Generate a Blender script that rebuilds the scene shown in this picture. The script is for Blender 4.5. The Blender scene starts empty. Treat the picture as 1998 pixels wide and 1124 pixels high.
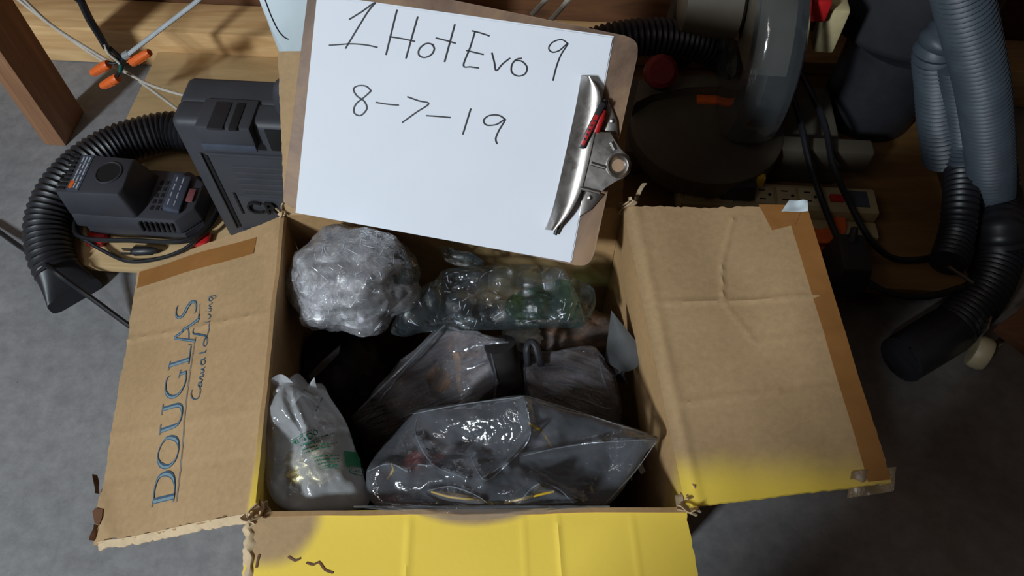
import bpy, bmesh, math, random
from mathutils import Vector, Matrix, noise
random.seed(7)
V = Vector
sc = bpy.context.scene
col = sc.collection

# ------------------------------------------------------------------ camera
FPX, CAM_H, PITCH = 1500.0, 1.054, math.radians(57)
CAM = V((0, 0, CAM_H))
FWD = V((0, math.cos(PITCH), -math.sin(PITCH)))
UP = V((0, math.sin(PITCH), math.cos(PITCH)))
cd = bpy.data.cameras.new('camera')
cd.sensor_width = 36.0
cd.lens = 36.0 * FPX / 1998.0
cd.clip_start = 0.02
co = bpy.data.objects.new('camera', cd)
co.location = CAM
co.rotation_euler = (math.pi / 2 - PITCH, 0, 0)
col.objects.link(co)
sc.camera = co

# ------------------------------------------------------------------ light
w = bpy.data.worlds.new('world')
sc.world = w
w.use_nodes = True
w.node_tree.nodes['Background'].inputs[0].default_value = (1.0, 0.86, 0.7, 1)
w.node_tree.nodes['Background'].inputs[1].default_value = 0.038


def area(name, loc, target, sx, sy, power, color):
    d = bpy.data.lights.new(name, 'AREA')
    d.shape = 'RECTANGLE'
    d.size, d.size_y = sx, sy
    d.energy = power
    d.color = color
    o = bpy.data.objects.new(name, d)
    o.location = loc
    o.rotation_euler = (V(target) - V(loc)).to_track_quat('-Z', 'Y').to_euler()
    col.objects.link(o)


area('doorway_daylight', (-2.3, -2.1, 2.5), (-0.1, 0.5, 0.25), 0.26, 0.5, 136, (0.82, 0.92, 1.0))
area('added_fill_lamp', (-1.2, -0.35, 2.2), (-0.3, 0.45, 0.3), 1.2, 0.12, 4.0, (1.0, 0.97, 0.92))  # added fill to brighten the carton contents and give the film highlights

vs = sc.view_settings
vs.view_transform = 'Standard'
vs.look = 'None'
vs.exposure = 0.0
vs.gamma = 1.0
vs.use_curve_mapping = False
sc.cycles.transparent_max_bounces = 24
sc.cycles.max_bounces = 8


# ------------------------------------------------------------------ measuring (sight lines of the camera met with real planes)
def ray(x, y):
    return FWD + V((1, 0, 0)) * ((x - 999) / FPX) - UP * ((y - 562) / FPX)


def P(x, y, z):
    d = ray(x, y)
    return CAM + d * ((z - CAM.z) / d.z)


def PY(x, y, Y):
    d = ray(x, y)
    return CAM + d * (Y / d.y)


def PP(x, y, p, n):
    d = ray(x, y)
    return CAM + d * ((V(p) - CAM).dot(n) / d.dot(n))


def pix(p):
    v = V(p) - CAM
    z = v.dot(FWD)
    return (999 + FPX * v.x / z, 562 - FPX * v.dot(UP) / z)


YAW = math.radians(-4)
RX = V((math.cos(YAW), math.sin(YAW), 0))
RY = V((-math.sin(YAW), math.cos(YAW), 0))
RZ = V((0, 0, 1))
RM = Matrix((RX, RY, RZ)).transposed()


# ------------------------------------------------------------------ materials
def lin(c):
    def f(x):
        x /= 255.0
        return x / 12.92 if x <= 0.04045 else ((x + 0.055) / 1.055) ** 2.4
    return tuple(f(x) for x in c) + (1.0,)


class NT:
    def __init__(s, name):
        s.m = bpy.data.materials.new(name)
        s.m.use_nodes = True
        s.t = s.m.node_tree
        s.t.nodes.clear()
        s.out = s.n('ShaderNodeOutputMaterial')
        s.tc = s.n('ShaderNodeTexCoord')

    def n(s, typ, **kw):
        nd = s.t.nodes.new(typ)
        for k, v in kw.items():
            setattr(nd, k, v)
        return nd

    def l(s, a, b):
        s.t.links.new(a, b)

    def mapping(s, scale=(1, 1, 1), rot=(0, 0, 0)):
        m = s.n('ShaderNodeMapping')
        m.inputs['Scale'].default_value = scale
        m.inputs['Rotation'].default_value = rot
        s.l(s.tc.outputs['Object'], m.inputs['Vector'])
        return m.outputs[0]

    def noise(s, scale, detail=4, rough=0.55, vec=None, dist=0.0):
        nd = s.n('ShaderNodeTexNoise')
        nd.inputs['Scale'].default_value = scale
        nd.inputs['Detail'].default_value = detail
        nd.inputs['Roughness'].default_value = rough
        nd.inputs['Distortion'].default_value = dist
        s.l(vec if vec else s.tc.outputs['Object'], nd.inputs['Vector'])
        return nd.outputs['Fac']

    def ramp(s, fac, stops):
        r = s.n('ShaderNodeValToRGB')
        e = r.color_ramp.elements
        e[0].position, e[0].color = stops[0]
        e[1].position, e[1].color = stops[-1]
        for p, c in stops[1:-1]:
            x = e.new(p)
            x.color = c
        s.l(fac, r.inputs[0])
        return r.outputs[0]

    def mix(s, fac, a, b, mode='MIX'):
        m = s.n('ShaderNodeMix', data_type='RGBA', blend_type=mode)
        for i, v in ((0, fac), (6, a), (7, b)):
            if hasattr(v, 'is_linked'):
                s.l(v, m.inputs[i])
            else:
                m.inputs[i].default_value = v
        return m.outputs[2]

    def math(s, op, a, b=0.0, c=None):
        m = s.n('ShaderNodeMath', operation=op)
        for i, v in enumerate((a, b) if c is None else (a, b, c)):
            if hasattr(v, 'is_linked'):
                s.l(v, m.inputs[i])
            else:
                m.inputs[i].default_value = v
        return m.outputs[0]

    def bump(s, h, strength=0.3, dist=0.002, normal=None):
        b = s.n('ShaderNodeBump')
        b.inputs['Strength'].default_value = strength
        b.inputs['Distance'].default_value = dist
        s.l(h, b.inputs['Height'])
        if normal:
            s.l(normal, b.inputs['Normal'])
        return b.outputs[0]

    def attr(s, name):
        a = s.n('ShaderNodeAttribute')
        a.attribute_name = name
        return a.outputs['Fac']

    def principled(s, color, rough=0.6, metal=0.0, normal=None, spec=0.5, coat=0.0):
        p = s.n('ShaderNodeBsdfPrincipled')
        for k, v in (('Base Color', color), ('Roughness', rough), ('Metallic', metal), ('Specular IOR Level', spec), ('Coat Weight', coat)):
            if hasattr(v, 'is_linked'):
                s.l(v, p.inputs[k])
            else:
                p.inputs[k].default_value = v
        if normal:
            s.l(normal, p.inputs['Normal'])
        s.l(p.outputs[0], s.out.inputs[0])
        return p


def plain(name, c, rough=0.5, metal=0.0, spec=0.5, var=0.12, scale=60, bump=0.12, coat=0.0):
    t = NT(name)
    c = lin(c)
    d = tuple(x * (1 - var) for x in c[:3]) + (1,)
    e = tuple(min(1, x * (1 + var)) for x in c[:3]) + (1,)
    n = t.noise(scale, 5)
    t.principled(t.ramp(n, [(0.3, d), (0.7, e)]), rough, metal, t.bump(t.noise(scale * 6, 3), bump, 0.0006), spec, coat)
    return t.m


def mat_concrete():
    t = NT('concrete')
    big = t.noise(2.2, 6, 0.6, dist=0.6)
    c = t.ramp(big, [(0.3, lin((120, 119, 121))), (0.52, lin((140, 139, 139))), (0.72, lin((154, 152, 150)))])
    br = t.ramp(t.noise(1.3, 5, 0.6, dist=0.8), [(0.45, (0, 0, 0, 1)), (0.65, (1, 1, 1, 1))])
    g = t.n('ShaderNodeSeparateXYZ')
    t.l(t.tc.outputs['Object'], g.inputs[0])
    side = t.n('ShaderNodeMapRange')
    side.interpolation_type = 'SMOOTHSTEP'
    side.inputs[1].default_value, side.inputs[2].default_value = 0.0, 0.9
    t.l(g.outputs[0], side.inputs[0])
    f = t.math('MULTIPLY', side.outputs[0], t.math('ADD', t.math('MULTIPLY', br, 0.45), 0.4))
    c = t.mix(f, c, lin((112, 92, 66)))  # patchy brown rising to the right, the warm shade there put into colour
    fine = t.ramp(t.noise(38, 8, 0.7), [(0.35, (0.8, 0.8, 0.82, 1)), (0.65, (1.12, 1.12, 1.12, 1))])
    c = t.mix(1.0, c, fine, 'MULTIPLY')
    spk = t.n('ShaderNodeTexVoronoi')
    spk.inputs['Scale'].default_value = 26
    t.l(t.tc.outputs['Object'], spk.inputs['Vector'])
    s1 = t.ramp(spk.outputs['Distance'], [(0.03, (1, 1, 1, 1)), (0.06, (0, 0, 0, 1))])
    sel = t.ramp(t.noise(9, 2), [(0.6, (0, 0, 0, 1)), (0.63, (1, 1, 1, 1))])
    c = t.mix(t.mix(1.0, s1, sel, 'MULTIPLY'), c, lin((62, 60, 60)))
    t.principled(c, t.ramp(t.noise(5, 4), [(0.3, (0.5, 0.5, 0.5, 1)), (0.7, (0.75, 0.75, 0.75, 1))]), 0.0,
                 t.bump(t.noise(70, 8, 0.7), 0.25, 0.002))
    return t.m


def mat_wood(name, a, b, axis_scale=(2, 40, 40), rough=0.65, knots=True, grain_rot=0.0):
    t = NT(name)
    v = t.mapping(axis_scale, (0, 0, grain_rot))
    g = t.noise(1.0, 8, 0.62, v, 1.2)
    c = t.ramp(g, [(0.28, lin(a)), (0.5, tuple((x + y) / 2 for x, y in zip(lin(a), lin(b)))), (0.7, lin(b))])
    if knots:
        k = t.n('ShaderNodeTexVoronoi')
        k.inputs['Scale'].default_value = 1.0
        t.l(t.mapping((4.2, 11, 11), (0, 0, grain_rot)), k.inputs['Vector'])
        kf = t.ramp(k.outputs['Distance'], [(0.05, (1, 1, 1, 1)), (0.16, (0, 0, 0, 1))])
        c = t.mix(kf, c, tuple(x * 0.35 for x in lin(a)[:3]) + (1,))
    t.principled(c, rough, 0, t.bump(g, 0.25, 0.002))
    return t.m


def mat_cardboard(name, base, over=None, edge=None, stain=True):
    """kraft board; the 'paint' attribute carries where paint was sprayed over it"""
    t = NT(name)
    fib = t.noise(160, 6, 0.65)
    big = t.noise(7, 5, 0.6)
    b = lin(base)
    c = t.ramp(big, [(0.3, tuple(x * 0.88 for x in b[:3]) + (1,)), (0.7, tuple(x * 1.08 for x in b[:3]) + (1,))])
    c = t.mix(1.0, c, t.ramp(fib, [(0.3, (0.9, 0.9, 0.9, 1)), (0.7, (1.08, 1.08, 1.08, 1))]), 'MULTIPLY')
    if stain:
        s = t.ramp(t.noise(11, 4, 0.5), [(0.66, (0, 0, 0, 1)), (0.78, (0.5, 0.5, 0.5, 1))])
        c = t.mix(s, c, tuple(x * 0.55 for x in b[:3]) + (1,))
    if over:
        p = t.math('ADD', t.attr('paint'), t.math('MULTIPLY', t.math('SUBTRACT', t.noise(24, 5, 0.6), 0.5), 0.22))
        m = t.n('ShaderNodeMapRange')
        m.interpolation_type = 'SMOOTHSTEP'
        m.inputs[1].default_value, m.inputs[2].default_value = 0.25, 0.8
        t.l(p, m.inputs[0])
        c = t.mix(m.outputs[0], c, lin(over))
    h = t.math('ADD', t.math('MULTIPLY', fib, 0.4), t.math('MULTIPLY', big, 1.2))
    t.principled(c, 0.72, 0, t.bump(h, 0.2, 0.0018), 0.3)
    return t.m


def mat_film(name, tint=(1, 1, 1), haze=0.12, hazevar=0.1, rough=0.12, wr_scale=40, wr=0.6, stretch=None, gloss=0.9, hazecol=(215, 220, 228), dist=0.006, sc2=150):
    """thin clear plastic: see-through sheet with milky haze and a glossy wrinkled face"""
    t = NT(name)
    vec = None
    if stretch:
        mp = t.n('ShaderNodeMapping', vector_type='TEXTURE')
        mp.inputs['Scale'].default_value = tuple(1 / q for q in stretch[0])
        mp.inputs['Rotation'].default_value = stretch[1]
        t.l(t.tc.outputs['Object'], mp.inputs['Vector'])
        vec = mp.outputs[0]
    n1 = t.noise(wr_scale, 5, 0.6, vec, 0.8)
    n2 = t.noise(sc2, 3, 0.55, vec, 0.4)
    h = t.math('ADD', n1, t.math('MULTIPLY', n2, 0.35))
    nm = t.bump(h, wr, dist)
    tr = t.n('ShaderNodeBsdfTransparent')
    tr.inputs[0].default_value = tuple(tint) + (1,)
    df = t.n('ShaderNodeBsdfDiffuse')
    df.inputs[0].default_value = lin(hazecol)
    tl = t.n('ShaderNodeBsdfTranslucent')
    tl.inputs[0].default_value = lin(hazecol)
    ds = t.n('ShaderNodeMixShader')
    ds.inputs[0].default_value = 0.35
    t.l(df.outputs[0], ds.inputs[1])
    t.l(tl.outputs[0], ds.inputs[2])
    lw = t.n('ShaderNodeLayerWeight')
    lw.inputs['Blend'].default_value = 0.25
    hz = t.math('ADD', t.math('MULTIPLY', t.ramp(n1, [(0.35, (0, 0, 0, 1)), (0.7, (1, 1, 1, 1))]), hazevar), haze)
    hz = t.math('ADD', hz, t.math('MULTIPLY', lw.outputs['Facing'], haze * 1.2))
    hz = t.math('MINIMUM', hz, 0.97)
    mx = t.n('ShaderNodeMixShader')
    t.l(hz, mx.inputs[0])
    t.l(tr.outputs[0], mx.inputs[1])
    t.l(ds.outputs[0], mx.inputs[2])
    gl = t.n('ShaderNodeBsdfGlossy')
    gl.inputs['Roughness'].default_value = rough
    t.l(nm, gl.inputs['Normal'])
    fr = t.n('ShaderNodeFresnel')
    fr.inputs['IOR'].default_value = 1.5
    t.l(nm, fr.inputs['Normal'])
    m2 = t.n('ShaderNodeMixShader')
    t.l(t.math('MINIMUM', t.math('MULTIPLY', t.math('ADD', fr.outputs[0], 0.05), gloss), 0.9), m2.inputs[0])
    t.l(mx.outputs[0], m2.inputs[1])
    t.l(gl.outputs[0], m2.inputs[2])
    t.l(m2.outputs[0], t.out.inputs[0])
    return t.m


M = {}
M['concrete'] = mat_concrete()
M['timber'] = mat_wood('fir_timber', (190, 144, 92), (234, 196, 140), (3, 34, 34), grain_rot=-YAW)
M['dark_wood'] = mat_wood('brown_wood', (84, 52, 32), (116, 76, 46), (3, 34, 34))
M['post_wood'] = mat_wood('post_wood', (132, 90, 62), (176, 130, 94), (34, 34, 2.5), knots=False)
M['ply'] = mat_wood('plywood', (178, 148, 104), (204, 174, 128), (5, 30, 30), 0.6, False)
M['ply_dark'] = mat_wood('dark_plywood', (104, 74, 40), (136, 100, 56), (5, 30, 30), 0.6, False)  # plywood in a darker brown for the right-hand board
M['kraft'] = mat_cardboard('kraft_cardboard', (182, 150, 110), (253, 218, 86))
M['kraft_in'] = mat_cardboard('kraft_inside', (180, 144, 100), (253, 218, 86))
M['kraft_edge'] = mat_cardboard('kraft_torn_edge', (204, 178, 142), (253, 218, 86), stain=False)
M['tape'] = plain('packing_tape', (152, 104, 56), 0.25, spec=0.6, var=0.08, scale=20, bump=0.3)
M['clear_tape'] = mat_film('clear_tape', (0.96, 0.92, 0.85), 0.3, 0.25, 0.15, 60, 0.7, hazecol=(200, 176, 140))
M['blue_ink'] = plain('blue_print', (62, 92, 116), 0.75, var=0.15, scale=200)
M['blue_ink_light'] = plain('light_blue_print', (126, 148, 156), 0.75, var=0.1, scale=200)
M['black_ink'] = plain('black_ink', (26, 26, 34), 0.5)
M['green_ink'] = plain('green_print', (36, 110, 84), 0.6)
M['green_block'] = plain('green_block', (24, 132, 84), 0.5)
M['paper'] = plain('white_paper', (236, 239, 246), 0.85, var=0.015, scale=12, bump=0.03)
M['white_plastic'] = plain('white_plastic', (214, 226, 230), 0.45, var=0.02, scale=9)
M['hardboard'] = None
t = NT('hardboard')
c = t.ramp(t.noise(9, 6, 0.65, dist=0.7), [(0.35, lin((98, 76, 62))), (0.5, lin((130, 104, 86))), (0.66, lin((160, 128, 98)))])
c = t.mix(t.ramp(t.noise(14, 3), [(0.64, (0, 0, 0, 1)), (0.7, (1, 1, 1, 1))]), c, lin((70, 58, 52)))
t.principled(c, 0.6, 0, t.bump(t.noise(300, 4), 0.1, 0.001))
M['hardboard'] = t.m
t = NT('worn_nickel')
n = t.noise(60, 7, 0.65, dist=0.5)
t.principled(t.ramp(n, [(0.3, lin((150, 142, 136))), (0.7, lin((214, 208, 202)))]),
             t.ramp(n, [(0.3, (0.42, 0.42, 0.42, 1)), (0.7, (0.22, 0.22, 0.22, 1))]), 1.0, t.bump(n, 0.1, 0.001))
M['nickel'] = t.m
M['black_plastic'] = plain('black_plastic', (38, 38, 42), 0.42, var=0.15, scale=40, bump=0.15)
M['case_plastic'] = plain('case_plastic', (60, 61, 66), 0.55, var=0.14, scale=14, bump=0.3)
M['charger_plastic'] = plain('charger_plastic', (58, 59, 65), 0.5, var=0.12, scale=16, bump=0.2)
M['black_hole'] = plain('black_recess', (10, 8, 9), 0.8)
M['hose_black'] = plain('black_hose', (32, 32, 36), 0.42, var=0.15, scale=30)
M['hose_grey'] = plain('grey_hose', (58, 66, 74), 0.5, var=0.15, scale=30)
M['red_plastic'] = plain('red_plastic', (186, 32, 34), 0.4)
M['orange_plastic'] = plain('orange_plastic', (226, 104, 42), 0.42)
M['label_white'] = plain('label_print', (170, 174, 182), 0.6)
M['label_plate'] = plain('label_plate', (70, 76, 90), 0.5)
M['white_wire'] = plain('white_wire', (214, 206, 192), 0.5)
M['grey_wire'] = plain('grey_wire', (178, 184, 186), 0.45)
M['black_wire'] = plain('black_wire', (26, 27, 31), 0.38)
M['green_wire'] = plain('green_wire', (28, 92, 80), 0.4)
M['copper'] = plain('copper_wire', (190, 120, 70), 0.35, 1.0)
M['foil_tip'] = plain('silver_tape', (200, 204, 206), 0.3, 0.6)
M['saw_grey'] = plain('saw_casting', (92, 84, 70), 0.55, var=0.12, scale=14)
M['saw_beige'] = plain('saw_beige', (190, 174, 132), 0.5)
M['saw_dark'] = plain('saw_dark', (44, 42, 42), 0.55)
M['tote'] = plain('dark_tote', (38, 38, 42), 0.7, var=0.15, scale=40)
M['strip'] = plain('strip_beige', (176, 160, 120), 0.5, var=0.06, scale=30)
M['outlet'] = plain('outlet_cream', (200, 184, 148), 0.45, var=0.05)
M['yellow'] = plain('yellow_plastic', (224, 180, 50), 0.4)
M['rust'] = None
t = NT('rusty_cast_iron')
n = t.noise(34, 8, 0.7, dist=0.6)
t.principled(t.ramp(n, [(0.3, lin((62, 54, 52))), (0.5, lin((92, 78, 70))), (0.64, lin((124, 94, 72))), (0.78, lin((160, 134, 108)))]),
             0.6, 0.25, t.bump(n, 0.4, 0.004))
M['rust'] = t.m
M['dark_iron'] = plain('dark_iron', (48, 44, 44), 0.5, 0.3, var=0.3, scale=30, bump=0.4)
M['foam'] = plain('grey_foam_sheet', (76, 77, 77), 0.75, var=0.06, scale=200, bump=0.3)
t = NT('pale_packing')
n = t.noise(26, 7, 0.7, dist=0.9)
t.principled(t.ramp(n, [(0.3, lin((142, 140, 144))), (0.45, lin((178, 178, 180))), (0.62, lin((210, 208, 206)))]), 0.7, 0, t.bump(n, 0.25, 0.004))
M['pale_core'] = t.m
M['brass_foil'] = plain('gold_foil', (222, 210, 160), 0.32, 0.6, var=0.25, scale=50, bump=0.6)
M['film_bubble'] = mat_film('bubble_wrap', (0.97, 0.98, 1), 0.2, 0.25, 0.06, 70, 1.0, gloss=1.8, dist=0.005, sc2=230, hazecol=(228, 228, 232))
M['film_pillow'] = mat_film('air_pillow_film', (0.90, 0.96, 0.95), 0.045, 0.06, 0.045, 55, 0.7, gloss=1.3, hazecol=(150, 172, 186), dist=0.006)
M['film_stretch'] = mat_film('stretch_film', (0.95, 0.95, 0.97), 0.11, 0.36, 0.07, 1.0, 1.0, ((12, 95, 60), (0, 0, 0.48)), gloss=1.3, hazecol=(176, 174, 182), dist=0.012, sc2=3)
M['film_stretch_two'] = mat_film('stretch_film_two', (0.95, 0.95, 0.97), 0.11, 0.36, 0.07, 1.0, 1.0, ((12, 95, 60), (0, 0, -0.35)), gloss=1.3, hazecol=(176, 174, 182), dist=0.012, sc2=3)
M['film_bag'] = mat_film('clear_poly_bag', (0.95, 0.96, 0.98), 0.14, 0.10, 0.08, 18, 0.6, gloss=1.1, hazecol=(196, 202, 212), dist=0.007, sc2=60)
M['film_frost'] = mat_film('frosted_poly_bag', (0.97, 0.97, 0.97), 0.4, 0.12, 0.2, 20, 0.5, gloss=0.7, hazecol=(222, 224, 226), dist=0.006, sc2=80)
M['film_fold'] = mat_film('film_fold', (0.97, 0.97, 0.98), 0.3, 0.2, 0.15, 60, 0.4, gloss=1.0, hazecol=(200, 206, 214))
M['film_guard'] = mat_film('clear_guard', (0.86, 0.88, 0.9), 0.16, 0.05, 0.11, 4, 0.1, gloss=1.7, hazecol=(160, 170, 176))


# ------------------------------------------------------------------ mesh building
class MB:
    def __init__(s):
        s.bm = bmesh.new()
        s.paint = s.bm.verts.layers.float.new('paint')

    def face(s, pts):
        vs_ = [s.bm.verts.new(p) for p in pts]
        try:
            return s.bm.faces.new(vs_)
        except ValueError:
            return None

    def grid(s, fn, nu, nv, closed_u=False, paint=None):
        rows = []
        for j in range(nv + 1):
            row = []
            for i in range(nu if closed_u else nu + 1):
                v = s.bm.verts.new(fn(i / nu, j / nv))
                if paint:
                    v[s.paint] = paint(i / nu, j / nv)
                row.append(v)
            rows.append(row)
        m = nu
        for j in range(nv):
            for i in range(m):
                a, b = rows[j][i], rows[j][(i + 1) % len(rows[j])]
                c, d = rows[j + 1][(i + 1) % len(rows[j])], rows[j + 1][i]
                try:
                    s.bm.faces.new((a, b, c, d))
                except ValueError:
                    pass
        return rows

    def sheet(s, fn, n, t, nu, nv, paint=None):
        n = V(n)
        a = s.grid(fn, nu, nv, paint=paint)
        b = s.grid(lambda u, v: V(fn(u, v)) - n * t, nu, nv, paint=paint)
        def strip(x, y):
            for k in range(len(x) - 1):
                s.bm.faces.new((x[k], y[k], y[k + 1], x[k + 1]))
        strip(a[0], b[0])
        strip(b[-1], a[-1])
        strip([r[0] for r in b], [r[0] for r in a])
        strip([r[-1] for r in a], [r[-1] for r in b])
        return s

    def box(s, c, size, R=None, bevel=0.0, seg=2, taper=None):
        c = V(c)
        R = R if R is not None else Matrix.Identity(3)
        vv = []
        for dz in (-1, 1):
            k = 1.0 if (taper is None or dz < 0) else taper
            for dx, dy in ((-1, -1), (1, -1), (1, 1), (-1, 1)):
                vv.append(s.bm.verts.new(c + R @ V((dx * size[0] / 2 * k, dy * size[1] / 2 * k, dz * size[2] / 2))))
        fs = [s.bm.faces.new([vv[i] for i in q]) for q in ((3, 2, 1, 0), (4, 5, 6, 7), (0, 1, 5, 4), (1, 2, 6, 5), (2, 3, 7, 6), (3, 0, 4, 7))]
        if bevel:
            es = list({e for f_ in fs for e in f_.edges})
            bmesh.ops.bevel(s.bm, geom=es, offset=bevel, segments=seg, profile=0.5, affect='EDGES')
        return s

    def prism(s, poly, vec, bevel=0.0, seg=2):
        vec = V(vec)
        a = [s.bm.verts.new(p) for p in poly]
        b = [s.bm.verts.new(V(p) + vec) for p in poly]
        n = len(a)
        fs = [s.bm.faces.new(a[::-1]), s.bm.faces.new(b)]
        for i in range(n):
            fs.append(s.bm.faces.new((a[i], a[(i + 1) % n], b[(i + 1) % n], b[i])))
        if bevel:
            es = list({e for f_ in fs[1:2] for e in f_.edges})
            bmesh.ops.bevel(s.bm, geom=es, offset=bevel, segments=seg, profile=0.5, affect='EDGES')
        return s

    def tube(s, pts, r, n=12, cap=True, flat=None):
        pts = [V(p) for p in pts]
        rr = r if hasattr(r, '__len__') else [r] * len(pts)
        prev = None
        rows = []
        for i, p in enumerate(pts):
            a = pts[min(i + 1, len(pts) - 1)] - pts[max(i - 1, 0)]
            a.normalize()
            if prev is None:
                q = V((0, 0, 1)) if abs(a.z) < 0.9 else V((1, 0, 0))
                prev = (q - a * q.dot(a)).normalized()
            else:
                prev = (prev - a * prev.dot(a)).normalized()
            b = a.cross(prev)
            fl = flat if flat else 1.0
            rows.append([s.bm.verts.new(p + (prev * math.cos(2 * math.pi * k / n) * fl + b * math.sin(2 * math.pi * k / n)) * rr[i]) for k in range(n)])
        for j in range(len(rows) - 1):
            for k in range(n):
                s.bm.faces.new((rows[j][k], rows[j][(k + 1) % n], rows[j + 1][(k + 1) % n], rows[j + 1][k]))
        if cap:
            s.bm.faces.new(rows[0][::-1])
            s.bm.faces.new(rows[-1])
        return s

    def lathe(s, prof, o, axis, n=28, cap=False):
        o, axis = V(o), V(axis).normalized()
        q = V((0, 0, 1)) if abs(axis.z) < 0.9 else V((1, 0, 0))
        e1 = (q - axis * q.dot(axis)).normalized()
        e2 = axis.cross(e1)
        rows = [[s.bm.verts.new(o + axis * h + (e1 * math.cos(2 * math.pi * k / n) + e2 * math.sin(2 * math.pi * k / n)) * r) for k in range(n)] for r, h in prof]
        for j in range(len(rows) - 1):
            for k in range(n):
                s.bm.faces.new((rows[j][k], rows[j][(k + 1) % n], rows[j + 1][(k + 1) % n], rows[j + 1][k]))
        if cap:
            s.bm.faces.new(rows[0][::-1])
            s.bm.faces.new(rows[-1])
        return s


OFF = {}


def finish(name, mb, mat, loc, parent=None, sharp=35):
    bmesh.ops.recalc_face_normals(mb.bm, faces=mb.bm.faces)
    me = bpy.data.meshes.new(name)
    loc = V(loc)
    for v in mb.bm.verts:
        v.co -= loc
    mb.bm.to_mesh(me)
    mb.bm.free()
    me.materials.append(M[mat] if isinstance(mat, str) else mat)
    me.polygons.foreach_set('use_smooth', [True] * len(me.polygons))
    me.set_sharp_from_angle(angle=math.radians(sharp))
    o = bpy.data.objects.new(name, me)
    col.objects.link(o)
    OFF[o.name] = loc
    if parent is not None:
        o.parent = parent
    else:
        o.location = loc
    return o


def tag(o, label, cat, group=None, kind=None):
    if label:
        o['label'] = label
    if cat:
        o['category'] = cat
    if group:
        o['group'] = group
    if kind:
        o['kind'] = kind
    return o


def thing(name, label, cat, loc, group=None):
    o = bpy.data.objects.new(name, None)
    o.empty_display_size = 0.03
    o.location = loc
    col.objects.link(o)
    OFF[o.name] = V(loc)
    return tag(o, label, cat, group)


def part(name, mb, mat, parent, label=None, sharp=35):
    o = finish(name, mb, mat, OFF[parent.name], parent, sharp)
    if label:
        o['label'] = label
    return o


def solo(name, mb, mat, label, cat, loc, group=None, sharp=35):
    return tag(finish(name, mb, mat, loc, None, sharp), label, cat, group)


def struct(name, mb, mat, loc=(0, 0, 0)):
    o = finish(name, mb, mat, loc)
    o['kind'] = 'structure'
    return o


def spline(pts, step=0.01, closed=False):
    pts = [V(p) for p in pts]
    out = []
    n = len(pts)
    rng = n if closed else n - 1
    for i in range(rng):
        if closed:
            p0, p1, p2, p3 = pts[(i - 1) % n], pts[i], pts[(i + 1) % n], pts[(i + 2) % n]
        else:
            p0, p1, p2, p3 = pts[max(i - 1, 0)], pts[i], pts[i + 1], pts[min(i + 2, n - 1)]
        k = max(2, int((p2 - p1).length / step))
        for j in range(k):
            t_ = j / k
            out.append(0.5 * ((2 * p1) + (p2 - p0) * t_ + (2 * p0 - 5 * p1 + 4 * p2 - p3) * t_ * t_ + (3 * p1 - 3 * p2 + p3 - p0) * t_ ** 3))
    if not closed:
        out.append(pts[-1])
    return out


def even(pts, step):
    out = [pts[0].copy()]
    acc = 0.0
    for a, b in zip(pts, pts[1:]):
        L = (b - a).length
        while L > 0 and acc + L >= step:
            a = a + (b - a) * ((step - acc) / L)
            out.append(a.copy())
            L = (b - a).length
            acc = 0.0
        acc += L
    return out


def ribbed(mb, pts, r, pitch, depth, n=20):
    c = even(spline(pts, 0.004), pitch / 4)
    rr = [r - depth * (0.0, 0.35, 1.0, 0.35)[i % 4] for i in range(len(c))]
    mb.tube(c, rr, n)
    return c


def nz(p, s, o=0.0):
    return noise.noise(V(p) * s + V((o, o * 1.7, -o)))


def ribbon(mb, pts, w, n):
    """a flat inked stroke of width w lying on a surface with normal n"""
    pts = [V(p) for p in pts]
    n = V(n)
    L = []
    for i, p in enumerate(pts):
        d = (pts[min(i + 1, len(pts) - 1)] - pts[max(i - 1, 0)])
        if d.length < 1e-9:
            continue
        d.normalize()
        s_ = n.cross(d)
        ww = w[i] if hasattr(w, '__len__') else w
        L.append((mb.bm.verts.new(p + s_ * ww / 2), mb.bm.verts.new(p - s_ * ww / 2)))
    for a, b in zip(L, L[1:]):
        mb.bm.faces.new((a[0], a[1], b[1], b[0]))


def text_bm(mb, s_, o, ex, ey, size, raise_, align='LEFT'):
    """letters laid out from origin o along ex/ey, standing proud by raise_"""
    cu = bpy.data.curves.new('t', 'FONT')
    cu.body = s_
    cu.size = size
    cu.extrude = raise_ / 2
    cu.align_x = align
    ob = bpy.data.objects.new('t', cu)
    col.objects.link(ob)
    dg = bpy.context.evaluated_depsgraph_get()
    me = ob.evaluated_get(dg).to_mesh()
    ex, ey = V(ex).normalized(), V(ey).normalized()
    ez = ex.cross(ey)
    idx = [mb.bm.verts.new(V(o) + ex * v.co.x + ey * v.co.y + ez * (v.co.z + raise_ / 2)) for v in me.vertices]
    for p in me.polygons:
        try:
            mb.bm.faces.new([idx[i] for i in p.vertices])
        except ValueError:
            pass
    bpy.data.objects.remove(ob)
    bpy.data.curves.remove(cu)


# ================================================================== SETTING
fl = MB()
fl.grid(lambda u, v: V((-4 + 8 * u, -4 + 8 * v, 0)), 8, 8)
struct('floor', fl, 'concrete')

wf = MB()                                              # unseen wall added to keep the doorway light off the right side
wf.box((1.425, -0.74, 1.2), (4.4, 0.08, 2.4))
struct('added_shade_wall', wf, 'dark_wood')
W0 = P(80, 118, 0)                                   # foot of the sill timber


def room(a, b, z=0.0):
    return W0 + RX * a + RY * b + RZ * z


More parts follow.
